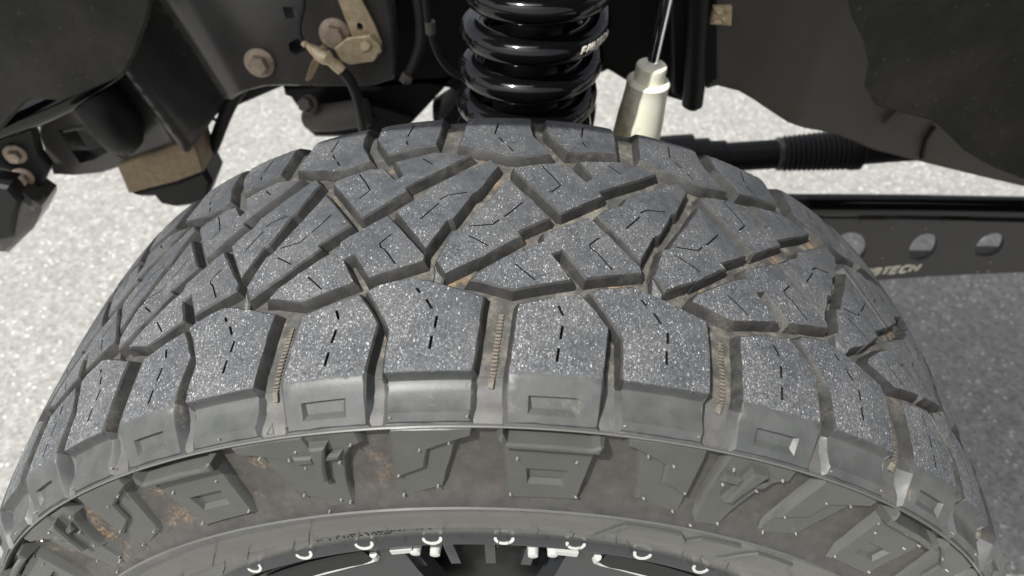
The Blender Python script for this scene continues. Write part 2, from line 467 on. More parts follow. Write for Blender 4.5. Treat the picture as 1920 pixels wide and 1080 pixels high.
def build_carcass():
    vs = set()
    v = .245
    while v > -.3005: vs.add(round(v, 5)); v -= .004
    for a, _ in FLOOR:
        if -.3005 <= a <= .245: vs.add(a)
    vs = sorted(vs, reverse=True)
    n = 400; V, F, zone, side, flare = [], [], [], [], []
    for v in vs:
        h = lerp_tab(v, FLOOR)
        z = lerp_tab(v, [(-.138, 0), (-.120, 1), (.14, 1), (.15, 0)])
        s = lerp_tab(v, [(-.226, 0), (-.212, 1), (-.1592, 1), (-.158, 0)])
        fl = lerp_tab(v, [(-.158, 0), (-.1555, 1), (-.140, 1), (-.120, 0)])
        for k in range(n):
            V.append(skin(v, 2 * math.pi * k / n, h)); zone.append(z); side.append(s); flare.append(fl)
    for j in range(len(vs) - 1):
        for k in range(n):
            a, b = j * n + k, j * n + (k + 1) % n
            F.append((a, a + n, b + n, b))
    me = mesh("tyre", V, F, [M['carcass'], M['band']], sharp=40)
    idx = []
    for j in range(len(vs) - 1): idx += [1 if vs[j] < -.2255 else 0] * n
    k = 0
    for j in range(len(vs) - 1):
        if -.1586 < vs[j + 1] and vs[j] < -.1563: idx[j * n:(j + 1) * n] = [2] * n
    me.materials.append(M['flash'])
    me.polygons.foreach_set("material_index", idx)
    for nm, d in (("zone", zone), ("side", side), ("flare", flare)):
        me.attributes.new(nm, 'FLOAT', 'POINT').data.foreach_set("value", d)
    return link("tyre", me, wheel)
tyre = build_carcass()

def block_mesh(name, poly, L, sipes=(), hfun=None, floor=None, mats=None, rows=(), grid=.0072, bevel=.0011, draft=.0026,
               loops=(), lug=None, base_h=0.0, cuts=()):
    """raised rubber block: outline in (pitch share, width), L = length of the pitch in metres on RM"""
    P = ccw([(u * L, v) for u, v in poly])
    uc = sum(q[0] for q in P) / len(P)
    P = [(x - uc, v) for x, v in P]
    O = subdivide(P, .0075)
    jig = random.Random(int(abs(uc) * 1e6) + len(poly))
    O = [(x + jig.gauss(0, .00012), v + jig.gauss(0, .00012)) for x, v in O]          # slightly nicked, unevenly worn edges
    T = offset(O, bevel * (1.15 if jig.random() < .5 else .95)); B = offset(O, -draft)
    T = [(x + jig.gauss(0, .00016), v + jig.gauss(0, .00016)) for x, v in T]
    sl = [stroke(subdivide_line([(u * L - uc, v) for u, v in s], .004), w) for s, w in sipes]
    sl = [s for s in sl if all(inside(q, T) for q in s)]
    lps = [subdivide(ccw([(u * L - uc, v) for u, v in lp]), .006) for lp in loops]
    x0, x1 = min(q[0] for q in T), max(q[0] for q in T); y0, y1 = min(q[1] for q in T), max(q[1] for q in T)
    ex = []
    ys = []; y = y0 + grid * .5
    while y < y1: ys.append(y); y += grid
    ys = [y for y in ys if all(abs(y - c) > .0012 for c in cuts)]
    ys = sorted(set(ys) | set(rows))
    for j, y in enumerate(ys):
        x = x0 + grid * (.25 + .5 * (j % 2))
        while x < x1:
            q = (x, y)
            if inside(q, T) and edge_d(q, T) > .0022 and all(edge_d(q, s) > .0014 for s in sl + lps): ex.append(q)
            x += grid
    vo, tr = triangulate(T, sl + lps, ex, cuts)
    hf = hfun or (lambda x, v: 0.0)
    V = [skin(v, x / RM, base_h + hf(x + uc, v)) for x, v in vo]
    F, idx = [], []
    wear = [(x - x0) / (x1 - x0) for x, v in vo]
    walls = []
    ns = len(sl)
    deep = {}
    def low(i):
        if i not in deep:
            deep[i] = len(V); x, v = vo[i]; V.append(skin(v, x / RM, base_h + hf(x + uc, v) - .0035)); wear.append(.5)
        return deep[i]
    own = {}
    for f, z in tr:
        for a, b in zip(f, f[1:] + f[:1]): own[(a, b)] = z
    for f, z in tr:
        if 0 <= z < ns:
            F.append(tuple(low(i) for i in f)); idx.append(2)
            for a, b in zip(f, f[1:] + f[:1]):
                if not (0 <= own.get((b, a), -1) < ns): F.append((a, b, low(b), low(a))); idx.append(2)
        else:
            c = sum(vo[i][1] for i in f) / len(f)
            F.append(f); idx.append(0)
    # chamfer and drafted wall down to the groove floor
    n = len(O); o1 = len(V)
    for x, v in O: V.append(skin(v, x / RM, base_h + hf(x + uc, v) - bevel)); wear.append((x - x0) / (x1 - x0))
    for x, v in B: V.append(skin(v, x / RM, (lerp_tab(v, floor) if floor else -.0077) - .0012)); wear.append(.5)
    key = {(round(x, 6), round(v, 6)): i for i, (x, v) in enumerate(vo)}
    Ti = []
    for q in T:
        i = key.get((round(q[0], 6), round(q[1], 6)))
        if i is None: i = min(range(len(vo)), key=lambda k: (vo[k][0] - q[0]) ** 2 + (vo[k][1] - q[1]) ** 2)
        Ti.append(i)
    for i in range(n):
        j = (i + 1) % n
        cm = 3 if lug is not None and O[i][1] < lug else 1
        F.append((Ti[i], o1 + i, o1 + j, Ti[j])); idx.append(cm)
        F.append((o1 + i, o1 + n + i, o1 + n + j, o1 + j)); idx.append(cm)
    F = [tuple(dict.fromkeys(f)) for f in F]
    keep = [k for k, f in enumerate(F) if len(f) > 2]
    F = [F[k] for k in keep]; idx = [idx[k] for k in keep]
    me = mesh(name, V, F, mats or [M['tread'], M['wall'], M['sipe'], M['shoulder']], idx, sharp=28)
    me.attributes.new("wear", 'FLOAT', 'POINT').data.foreach_set("value", wear)
    ev = [EDGE - q[1] for q in vo] + [0.0] * (len(V) - len(vo))
    for i in deep.values(): ev[i] = -.05
    for i in range(n): ev[o1 + i] = EDGE - O[i][1]; ev[o1 + n + i] = EDGE - B[i][1]
    me.attributes.new("edge", 'FLOAT', 'POINT').data.foreach_set("value", ev)
    return me, uc / RM
def subdivide_line(p, step):
    out = []
    for a, b in zip(p, p[1:]):
        n = max(1, int(math.hypot(b[0] - a[0], b[1] - a[1]) / step + .5))
        out += [(a[0] + (b[0] - a[0]) * k / n, a[1] + (b[1] - a[1]) * k / n) for k in range(n)]
    return out + [p[-1]]

def ease(t): t = max(0.0, min(1.0, t)); return t * t * (3 - 2 * t)
EDGE, LINE = -.1262, -.1556
def scoop(x, v):
    if v > EDGE: return -.0004 * ease((v + .115) / -.011) if v < -.115 else 0.0
    return lerp_tab(v, [(-.1556, -.0002), (-.1492, .0004), (-.1486, -.0002), (-.142, -.0042), (-.136, -.0068), (-.132, -.0070), (-.1295, -.0056), (-.1275, -.0028), (EDGE, -.0004)])
BLK = {
    'A': [(0.2096, -0.06174), (0.2564, -0.05248), (0.451, -0.03213), (0.5359, -0.02599), (0.5362, -0.01823), (0.7687, 0.00307), (1.0005, -0.03933), (1.0017, -0.04516), (0.7323, -0.05664), (0.6305, -0.03432), (0.589, -0.03751), (0.6716, -0.05867), (0.4083, -0.06986), (0.2603, -0.06318)],
    'B': [(0.8056, 0.00533), (0.8749, 0.0153), (0.9353, 0.0207), (0.9608, 0.02846), (1.2237, 0.05675), (1.2872, 0.06262), (1.3386, 0.05306), (1.3285, 0.05011), (1.2378, 0.0225), (1.2083, 0.01981), (1.1769, 0.00879), (1.12, -0.00683), (1.0913, -0.00801), (1.0104, -0.03247), (1.0002, -0.03584)],
    'C': [(0.3902, 0.05214), (0.4304, 0.05493), (0.6002, 0.06142), (0.6823, 0.05929), (0.7674, 0.04284), (0.7985, 0.04716), (0.7324, 0.06627), (0.9577, 0.07486), (1.0782, 0.07147), (1.1731, 0.06732), (1.0954, 0.05698), (0.8404, 0.0313), (0.8543, 0.02693), (0.6347, 0.00249), (0.6212, 0.00281), (0.3908, 0.04796)],
    'E': [(0.0506, -0.04494), (0.1095, -0.01864), (0.1449, -0.01611), (0.2388, 0.00692), (0.2652, 0.01215), (0.3666, 0.03898), (0.5799, -0.0025), (0.5799, -0.00296), (0.4265, -0.01839), (0.4435, -0.0223), (0.2536, -0.04462), (0.2571, -0.04315), (0.0986, -0.05758)],
    'S': [(-0.2412, -0.06627), (-0.2069, -0.06273), (-0.0552, -0.05749), (0.036, -0.06105), (0.123, -0.06569), (0.2876, -0.07475), (0.2673, -0.11337), (0.256, -0.1258), (0.252, -0.1485), (0.2521, -0.1556), (-0.1184, -0.1556), (-0.1176, -0.1485), (-0.1274, -0.1258), (-0.1262, -0.11181), (-0.1232, -0.09893), (-0.192, -0.08029), (-0.2488, -0.06731)],
    'R': [(0.4276, -0.07943), (0.5736, -0.07303), (0.7093, -0.06835), (0.7679, -0.07957), (0.8249, -0.09238), (0.796, -0.1242), (0.796, -0.1318), (0.789, -0.147), (0.7875, -0.1556), (0.397, -0.1556), (0.3905, -0.1395), (0.3921, -0.1271)],
    'P': [(0.122, 0.15), (0.1165, 0.1256), (0.0852, 0.08259), (0.2081, 0.07455), (0.2867, 0.07143), (0.3588, 0.06644), (0.4296, 0.06558), (0.5932, 0.07176), (0.4989, 0.09825), (0.487, 0.11095), (0.489, 0.1239), (0.489, 0.15)],
    'Q': [(0.57, 0.15), (0.568, 0.124), (0.5715, 0.1043), (0.6786, 0.07604), (0.8123, 0.0808), (0.964, 0.08465), (0.9765, 0.10956), (0.9735, 0.124), (0.9735, 0.15)],
}
SIP = {
    'A': [[(0.4123, -0.04782), (0.5028, -0.06056)], [(0.8091, -0.01744), (0.758, -0.0256), (0.7646, -0.02908), (0.7923, -0.03203), (0.8568, -0.04583)]],
    'B': [[(0.9475, -0.00456), (1.0315, 0.01115)], [(1.0348, 0.01503), (1.0736, 0.01954), (1.175, 0.02201)], [(1.0774, 0.04136), (1.1763, 0.0315)]],
    'C': [[(0.538, 0.05616), (0.6026, 0.04147), (0.6324, 0.03354), (0.5832, 0.02494)], [(0.8991, 0.06635), (0.9632, 0.0573)]],
    'E': [[(0.1925, -0.02271), (0.2916, -0.03258)], [(0.1884, -0.01351), (0.3036, -0.01181), (0.3313, -0.00668)], [(0.3546, -0.00374), (0.3909, 0.00223), (0.4422, 0.01197)]],
    'S': [[(-0.0183, -0.06746), (0.0006, -0.07158)], [(0.031, -0.07656), (0.06, -0.08389)], [(0.0859, -0.08934), (0.0803, -0.09767)], [(0.0716, -0.10304), (0.0668, -0.11238)]],
    'R': [[(0.6047, -0.07969), (0.6257, -0.08685)], [(0.6226, -0.09412), (0.6116, -0.10355)], [(0.6052, -0.10963), (0.5966, -0.1188)]],
    'P': [[(0.2956, 0.11669), (0.2818, 0.09875)], [(0.3048, 0.09354), (0.3341, 0.08603)], [(0.3593, 0.08046), (0.3874, 0.07355)]],
    'Q': [[(0.7862, 0.11984), (0.7701, 0.10214)], [(0.7697, 0.09506), (0.7886, 0.08894)]],
}

POCK_O = [(.484, -.1395), (.484, -.1500), (.692, -.1500), (.697, -.1392)]
POCK_I = [(.496, -.1405), (.502, -.1464), (.674, -.1464), (.682, -.1402)]
def in_pock(L):
    P = ccw([(u * L, v) for u, v in POCK_I])
    return lambda x, v: -.0026 if (inside((x, v), P) or edge_d((x, v), P) < 1e-5) else 0.0
WEDGE = [(0.0465, -0.04491), (0.0986, -0.05758), (0.088, -0.0632), (0.0384, -0.06089)]
def wedge_h(L):
    a, b = Vector((WEDGE[0][0] * L, WEDGE[0][1])), Vector((WEDGE[1][0] * L, WEDGE[1][1]))
    d = (b - a).normalized()
    def h(x, v):
        q = Vector((x, v)) - a; return -.0016 - .0060 * min(1.0, abs(d.x * q.y - d.y * q.x) / .0105)
    return h
CACHE = {}
def pieces(L):
    k = round(L, 4)
    if k in CACHE: return CACHE[k]
    out = []
    w = .0011
    for nm in 'ABCE':
        out.append(block_mesh("tread_block", BLK[nm], L, [(s, w) for s in SIP[nm]]))
    out.append(block_mesh('tread_wedge', WEDGE, L, (), wedge_h(L), grid=.004, draft=.0008))
    rows = (-.1525,)
    scut = (EDGE, -.1275, -.1295, -.132, -.136, -.139, -.142, -.1453, -.1486, -.1492)
    out.append(block_mesh("shoulder_block", BLK['S'], L, [(s, .0017) for s in SIP['S']], scoop, FLOOR, rows=rows, lug=EDGE, cuts=scut))
    out.append(block_mesh("shoulder_block", BLK['R'], L, [(s, .0017) for s in SIP['R']], in_pock(L), FLOOR, rows=(-.132, -.136, -.1525), cuts=(-.1242, -.1262, -.1285),
                          loops=(POCK_O, POCK_I), lug=-.1288))
    for nm in 'PQ':
        out.append(block_mesh("inner_shoulder_block", BLK[nm], L, [(s, .0013) for s in SIP[nm]], None, FLOOR, rows=(.124, .128, .132)))
    CACHE[k] = out
    return out
for a, b in zip(PITCH, PITCH[1:]):
    for me, off in pieces((b - a) * RM):
        o = link(me.name.split('.')[0], me, tyre)
        o.rotation_euler = (0, a + off, 0)

# ---- stone ejector ladders in every second lateral groove
def ladder(L):
    (u0, v0), (u1, v1) = (.3590, -.0836), (.3290, -.1310)
    V, F = [], []
    def slab(x0, va, x1, vb, w, h0, h1):
        d = Vector((x1 - x0, vb - va)).normalized(); n = Vector((-d.y, d.x)) * w / 2; o = len(V)
        for h in (h0, h1):
            for q in ((x0 + n.x, va + n.y), (x0 - n.x, va - n.y), (x1 - n.x, vb - n.y), (x1 + n.x, vb + n.y)):
                V.append(skin(q[1], q[0] / RM, h + lerp_tab(q[1], FLOOR) + .0))
        F.extend([(o + 4, o + 5, o + 6, o + 7), (o, o + 4, o + 7, o + 3), (o + 1, o + 2, o + 6, o + 5), (o, o + 1, o + 5, o + 4), (o + 2, o + 3, o + 7, o + 6)])
    n = 19
    for i in range(n):
        t = i / n; t2 = t + .5 / n
        x0, va = (u0 + (u1 - u0) * t) * L, v0 + (v1 - v0) * t
        x1, vb = (u0 + (u1 - u0) * t2) * L, v0 + (v1 - v0) * t2
        slab(x0, va, x1, vb, .0032, -.0005, .0014)
    slab(u0 * L, v0, u1 * L, v1, .0017, -.0005, .0011)
    slab(u1 * L, v1, (u1 - .006) * L, v1 - .006, .0032, -.0005, .0020)
    return mesh("stone_ejector", V, F, [M['rib']], smooth=False)
LC = {}
for a, b in zip(PITCH, PITCH[1:]):
    L = round((b - a) * RM, 4)
    if L not in LC: LC[L] = ladder(L)
    o = link("stone_ejector", LC[L], tyre); o.rotation_euler = (0, a, 0); o["kind"] = "stuff"

# ---- moulded blocks of the sidewall, a pattern two pitches long
def shift(poly, d): return [(u + d, v) for u, v in poly]
def side_block(name, poly, L, loops=(), hfun=None, top=.0, rows=()):
    return block_mesh(name, poly, L, (), hfun, FLOOR, [M['side'], M['side'], M['side'], M['side']], rows, .009, .0013, .0022, loops, None, top)
def inset_fn(P2, L, dep):
    P = ccw([(u * L, v) for u, v in P2])
    return lambda x, v: dep if (inside((x, v), P) or edge_d((x, v), P) < 1e-5) else 0.0
def side_pieces(L):
    out = []
    tp_o = [(.500, -.1900), (.5127, -.2030), (.6947, -.2030), (.710, -.1900)]
    tp_i = [(.515, -.1912), (.5225, -.2005), (.684, -.2005), (.694, -.1912)]
    out.append(side_block("sidewall_block", [(.388, -.1700), (.8094, -.1706), (.7853, -.2150), (.4188, -.2166)], L, (tp_o, tp_i), inset_fn(tp_i, L, -.0030)))
    out.append(side_block("sidewall_bar", [(.366, -.1630), (.384, -.1582), (.404, -.1645), (.775, -.1650), (.805, -.1622), (.822, -.1632), (.812, -.1695), (.389, -.1690)], L, top=.0062))
    z1 = [(-.1094, -.1582), (.2600, -.1582), (.2535, -.1657), (.1848, -.1703), (.0859, -.2106), (-.1731, -.2190), (-.1560, -.2000)]
    z1h = [(-.1070, -.1582), (.2560, -.1582), (.2500, -.1650), (.0432, -.1761), (.014, -.1905), (-.1486, -.1995)]
    out.append(side_block("sidewall_block", z1, L, top=-.0024))
    out.append(side_block("sidewall_block", z1h, L, top=.0006))
    mir = lambda P: [(1.19 - u, v) for u, v in P]
    out.append(side_block("sidewall_block", mir(z1), L, top=-.0024))
    out.append(side_block("sidewall_block", mir(z1h), L, top=.0006))
    H = [(-.625, -.1582), (-.262, -.1582), (-.250, -.1690), (-.314, -.1728), (-.355, -.1797), (-.4005, -.2008), (-.412, -.2200), (-.560, -.2215), (-.589, -.2100), (-.6157, -.1910)]
    out.append(side_block("sidewall_block", H, L, top=-.0008))
    pin = [(-.484, -.1650), (-.404, -.1650), (-.452, -.1800), (-.474, -.1936), (-.518, -.1930), (-.500, -.1800)]
    out.append(side_block("sidewall_bar", pin, L, top=.0048))
    out.append(side_block("sidewall_bar", [(-.592, -.1728), (-.500, -.1738), (-.502, -.1796), (-.595, -.1788)], L, top=.0026))
    out.append(side_block("sidewall_bar", [(-.448, -.1740), (-.352, -.1726), (-.372, -.1776), (-.458, -.1792)], L, top=.0026))
    return out
LS = .2964 * RM
SP = side_pieces(LS)
th0 = lerp_tab(0, list(zip(range(-6, 7), PITCH[:13])))
studs = []
for c in range(-5, 6):
    base = lerp_tab(2 * c, [(k - 6, PITCH[k]) for k in range(len(PITCH))]) if -6 <= 2 * c <= len(PITCH) - 7 else th0 + 2 * c * .2856
    for me, off in SP:
        o = link(me.name.split('.')[0], me, tyre); o.rotation_euler = (0, base + off, 0)
    for u, v, h in ((.405, -.1735, .0), (.785, -.1735, 0), (.455, -.1815, 0), (.735, -.1815, 0), (.432, -.2125, 0), (.770, -.2115, 0),
                    (.01, -.1745, .0006), (.145, -.1700, .0006), (-.12, -.1955, .0006), (.06, -.2075, -.001), (-.13, -.2145, -.001),
                    (1.18, -.1745, .0006), (1.045, -.1700, .0006), (1.31, -.1955, .0006), (1.13, -.2075, -.001), (1.32, -.2145, -.001),
                    (-.565, -.1690, 0), (-.30, -.1685, 0), (-.565, -.1830, 0), (-.385, -.1815, 0), (-.43, -.2165, 0), (-.575, -.2230, 0),
                    (-.10, -.1520, 0), (.235, -.1515, 0), (.9, -.1520, 0), (1.235, -.1515, 0)):
        studs.append((v, base + u * LS / RM, h, .0013))
V, F = [], []
def pin_at(v, th, h, ln, r, lean=0.0):
    a = Vector(skin(v, th, h - .0006)); b = Vector(skin(v + lean * .35, th + lean, h + ln * .6)); c = Vector(skin(v + lean * .8, th + lean * 2.6, h + ln))
    tv, tf = tube([a, b, c], [r, r * .95, r * .8], 7); o = len(V); V.extend(tv); F.extend([tuple(i + o for i in f) for f in tf])
for v, th, h, ln in studs:
    if abs(th) < 1.7: pin_at(v, th, h, ln * rnd.uniform(.7, 1.3), rnd.uniform(.0006, .0009), rnd.uniform(-.001, .001))
o = part_vf("vent_stud", (V, F), M['stud'], tyre); o["kind"] = "stuff"
V, F = [], []
for i in range(24):
    th = -1.0 + 2.0 * (i + rnd.uniform(-.4, .4)) / 24
    pin_at(rnd.choice((-.258, -.268, -.274, -.284)), th, 0, rnd.uniform(.005, .010), .00038, rnd.uniform(-.008, .008))
o = part_vf("rubber_whisker", (V, F), M['wall'], tyre); o["kind"] = "stuff"

def ridge(name, pts, w=.0016, h=.0012, mat='side', parent=None):
    """thin raised line moulded on the skin, pts in (angle, width)"""
    P = subdivide_line([(th * RM, v) for th, v in pts], .006); V, F = [], []; n = len(P)
    for i, q in enumerate(P):
        a, b = Vector(P[max(i - 1, 0)]), Vector(P[min(i + 1, n - 1)]); d = (b - a).normalized(); m = Vector((-d.y, d.x)) * w / 2
        for s, hh in ((1, -.001), (.6, h), (-.6, h), (-1, -.001)):
            V.append(skin(q[1] + m.y * s, (q[0] + m.x * s) / RM, hh + lerp_tab(q[1], FLOOR)))
    for i in range(n - 1):
        for k in range(3): F.append((i * 4 + k, i * 4 + k + 1, i * 4 + k + 5, i * 4 + k + 4))
    F += [(0, 1, 2, 3), tuple((n - 1) * 4 + k for k in (3, 2, 1, 0))]
    return part_vf(name, (V, F), M[mat], parent or tyre)
for pts in [[(0.2182, -0.2723), (0.2601, -0.2452), (0.3678, -0.2444), (0.393, -0.2545), (0.4099, -0.2442), (0.4911, -0.2413)], [(0.5003, -0.2683), (0.5384, -0.2432), (0.6297, -0.2428)]]: ridge("moulded_line", pts, .0030, .0016)
tri = [(-0.2751, -0.149), (-0.2824, -0.1547), (-0.2725, -0.1548)]
ridge("moulded_triangle", tri + tri[:1], .0009, .0007, 'shoulder')
# minute moulded characters on the bead, too small to read
V, F = [], []
for row, (v, t0, t1) in enumerate(((-.2745, -.34, -.10), (-.2800, -.37, -.20))):
    th = t0
    while th < t1:
        if rnd.random() < .8:
            for _ in range(rnd.choice((2, 3))):
                c = (th * RM + rnd.uniform(-.0008, .0008), v + rnd.uniform(-.0012, .0012)); a = rnd.choice((0, 1.57, .8, -.8)); l = rnd.uniform(.0006, .0012)
                dx, dv = math.cos(a) * l, math.sin(a) * l; nx, nv = -math.sin(a) * .0002, math.cos(a) * .0002; o = len(V)
                for h in (-.0005, .0005):
                    for sx, sv in ((1, 1), (1, -1), (-1, -1), (-1, 1)):
                        q = (c[0] + dx * sx + nx * sv, c[1] + dv * sx + nv * sv); V.append(skin(q[1], q[0] / RM, h + lerp_tab(q[1], FLOOR)))
                F.extend([(o + 4, o + 5, o + 6, o + 7)] + [(o + k, o + (k + 1) % 4, o + 4 + (k + 1) % 4, o + 4 + k) for k in range(4)])
        th += .0028 / .30 * rnd.choice((1, 1, 1, 1.9))
o = part_vf("moulded_characters", (V, F), M['sipe'], tyre); o["kind"] = "stuff"

# ---- rim
def lathe(prof, n=200, flip=False):
    """prof in (y, r) about the axle"""
    V, F = [], []
    for y, r in prof:
        for k in range(n):
            a = 2 * math.pi * k / n; V.append((r * math.sin(a), y, r * math.cos(a)))
    for j in range(len(prof) - 1):
        for k in range(n):
            a, b = j * n + k, j * n + (k + 1) % n; F.append((a, b, b + n, a + n) if flip else (a, a + n, b + n, b))
    return V, F
def sk(v, h=0.0): p = skin(v, 0, h); return (p[1], p[2])
LIP0, LIP1 = (-.1500, .3050), (-.1523, .2985)
lip = [(-.138, .3035), (-.146, .3062), (-.1492, .3062), LIP0, LIP1, (-.1522, .2972), (-.1508, .2955), (-.146, .2940), (-.138, .2930), (-.12, .2910), (-.10, .2820), (.05, .2780), (.11, .2880)]
ye = -.152
rim = part_vf("rim", lathe(lip), M['rimblack'], wheel, sharp=30)
# white milled crescents round the lip
def lip_pt(x, t, h):
    """x along the lip, t across it from the rubber outwards, h proud of it"""
    L = math.hypot(LIP1[0] - LIP0[0], LIP1[1] - LIP0[1]); dy, dr = (LIP1[0] - LIP0[0]) / L, (LIP1[1] - LIP0[1]) / L
    y, r = LIP0[0] + dy * t + dr * h, LIP0[1] + dr * t - dy * h
    return (r * math.sin(x / .30), y, r * math.cos(x / .30))
def crescent():
    V, F = [], []; n = 16
    for i in range(n + 1):
        a = R(172) + R(200) * i / n; w = .00115 * (1 if 0 < i < n else .7)
        for k in (-w, w):
            x, t = (.0060 + k) * math.cos(a), .0010 - (.0050 + k) * math.sin(a) * .92
            for h in (.0001, .0007): V.append(lip_pt(x, t, h))
    for i in range(n):
        o = i * 4
        F += [(o + 1, o + 3, o + 7, o + 5), (o, o + 1, o + 5, o + 4), (o + 2, o + 6, o + 7, o + 3)]
    F += [(0, 2, 3, 1), (4 * n, 4 * n + 1, 4 * n + 3, 4 * n + 2)]
    return mesh("milled_crescent", V, F, [M['milled']])
cm = crescent()
NC = 38
for k in range(NC):
    o = link("milled_crescent", cm, rim); o.rotation_euler = (0, .0411 + (2 * math.pi / NC) * k, 0)
# face of the rim: six pocketed spokes between open windows
FY = ye + .012
def rim_pt(th, r, y): return (r * math.sin(th), y, r * math.cos(th))
for k in range(6):
    c = -.012 + R(30) + k * R(60)
    # spoke slab
    V, F = [], []
    n = 10; rs = [.2775, .262, .22, .15, .09]; hw = [.30, .285, .27, .25, .30]
    for y in (FY, FY + .022):
        for r, w in zip(rs, hw):
            for i in range(n + 1): V.append(rim_pt(c + w * (2 * i / n - 1), r, y + .018 * (1 - r / .28)))
    m = len(rs) * (n + 1)
    for j in range(len(rs) - 1):
        for i in range(n):
            a = j * (n + 1) + i; F += [(a, a + 1, a + n + 2, a + n + 1), (m + a, m + a + n + 1, m + a + n + 2, m + a + 1)]
    for j in range(len(rs) - 1):
        for i in (0, n):
            a = j * (n + 1) + i; F.append((a, a + n + 1, m + a + n + 1, m + a))
    for i in range(n): F.append((i, m + i, m + i + 1, i + 1))
    sp = part_vf("spoke", (V, F), M['rimgrey'], rim)
    # milled edge of the pocket in the spoke
    path = smooth_path([rim_pt(c - .20, .2665, FY - .0005), rim_pt(c - .185, .2565, FY + .001), rim_pt(c - .10, .2520, FY + .002), rim_pt(c, .2505, FY + .002), rim_pt(c + .10, .2520, FY + .002),
                        rim_pt(c + .185, .2565, FY + .001), rim_pt(c + .20, .2665, FY - .0005)], 6)
    part_vf("milled_edge", tube(path, .0030, 8), M['milled'], rim)
    # black sheet on the spoke stands in for the dark slot opening
    V = [rim_pt(c + .185 * t, r, FY - .0012) for r in (.2745, .2535) for t in (-1, -.5, 0, .5, 1)]
    part_vf("spoke_dark_slot", (V + [(v[0], v[1] + .001, v[2]) for v in V], [(i, i + 1, i + 6, i + 5) for i in range(4)] + [(i + 10, i + 15, i + 16, i + 11) for i in range(4)]), M['black'], rim)
    for s in (-1, 1):
        a = c + s * .335
        part_vf("milled_edge", box_vf(rim_pt(a - s * .035, .2735, FY - .001), Vector(rim_pt(a - s * .035 + math.pi / 2, .0085, 0)), (0, .004, 0), Vector(rim_pt(a, .0028, 0))), M['milled'], rim)
        for d, r in ((.0, .270), (.052, .266)):
            p = Vector(rim_pt(a + s * d, r, FY))
            part_vf("rim_bolt", tube([p + Vector((0, y, 0)) for y in (-.006, -.0055, .002, .02)], [.0024, .0038, .0044, .0044], 12), M['milled'], rim)
for k in range(48):
    a = 2 * math.pi * k / 48
    part_vf("brake_drum_fin", box_vf(rim_pt(a, .232, FY + .04), Vector(rim_pt(a + math.pi / 2, .004, 0)), (0, .03, 0), Vector(rim_pt(a, .018, 0))), M['rimblack'], rim)
part_vf("brake_drum", lathe([(FY + .05, .02), (FY + .045, .12), (FY + .05, .19), (FY + .06, .205), (FY + .13, .205)], 64, True), M['black'], rim)

# ------------------------------------------------------------------ panels and other truck parts
def plate_vf(poly, Y, thick, holes=(), hfun=None, grid=.016, bevel=.003):
    """upright sheet of real thickness: outline in (x, z) on the plane y = Y, relief by hfun(x, z) towards -y"""
    P = ccw(poly); O = subdivide(P, .02); T = offset(O, bevel)
    hs = [ccw(h) for h in holes]
    x0, x1 = min(q[0] for q in T), max(q[0] for q in T); y0, y1 = min(q[1] for q in T), max(q[1] for q in T)
    ex = []; y = y0 + grid * .5
    while y < y1:
        x = x0 + grid * .5
        while x < x1:
            q = (x, y)
            if inside(q, T) and edge_d(q, T) > grid * .3 and all(edge_d(q, h) > grid * .25 for h in hs): ex.append(q)
            x += grid
        y += grid
    vo, tr = triangulate(T, hs, ex)
    hf = hfun or (lambda x, z: 0.0)
    V = [(x, Y - hf(x, z), z) for x, z in vo]; m = len(V)
    V += [(x, Y - hf(x, z) + thick, z) for x, z in vo]
    tr = [f for f, z in tr if z < 0]
    F = [f for f in tr] + [tuple(i + m for i in f[::-1]) for f in tr]
    ed = set()
    for f in tr:
        for a, b in zip(f, f[1:] + f[:1]): ed.add((a, b))
    key = {(round(x, 6), round(z, 6)): i for i, (x, z) in enumerate(vo)}
    bset = {}
    o1 = len(V); n = len(O)
    V += [(x, Y - hf(x, z) + bevel, z) for x, z in O]; V += [(x, Y - hf(x, z) + thick, z) for x, z in O]
    Ti = [key.get((round(q[0], 6), round(q[1], 6)), None) for q in T]
    Ti = [t if t is not None else min(range(len(vo)), key=lambda k: (vo[k][0] - q[0]) ** 2 + (vo[k][1] - q[1]) ** 2) for t, q in zip(Ti, T)]
    tset = set(Ti)
    for i in range(n):
        j = (i + 1) % n
        F += [(Ti[i], o1 + i, o1 + j, Ti[j]), (o1 + i, o1 + n + i, o1 + n + j, o1 + j), (o1 + n + i, m + Ti[i], m + Ti[j], o1 + n + j)]
    for a, b in ed:
        if (b, a) not in ed and not (a in tset and b in tset): F.append((b, a, a + m, b + m))
    F = [tuple(dict.fromkeys(f)) for f in F]
    return V, [f for f in F if len(f) > 2]
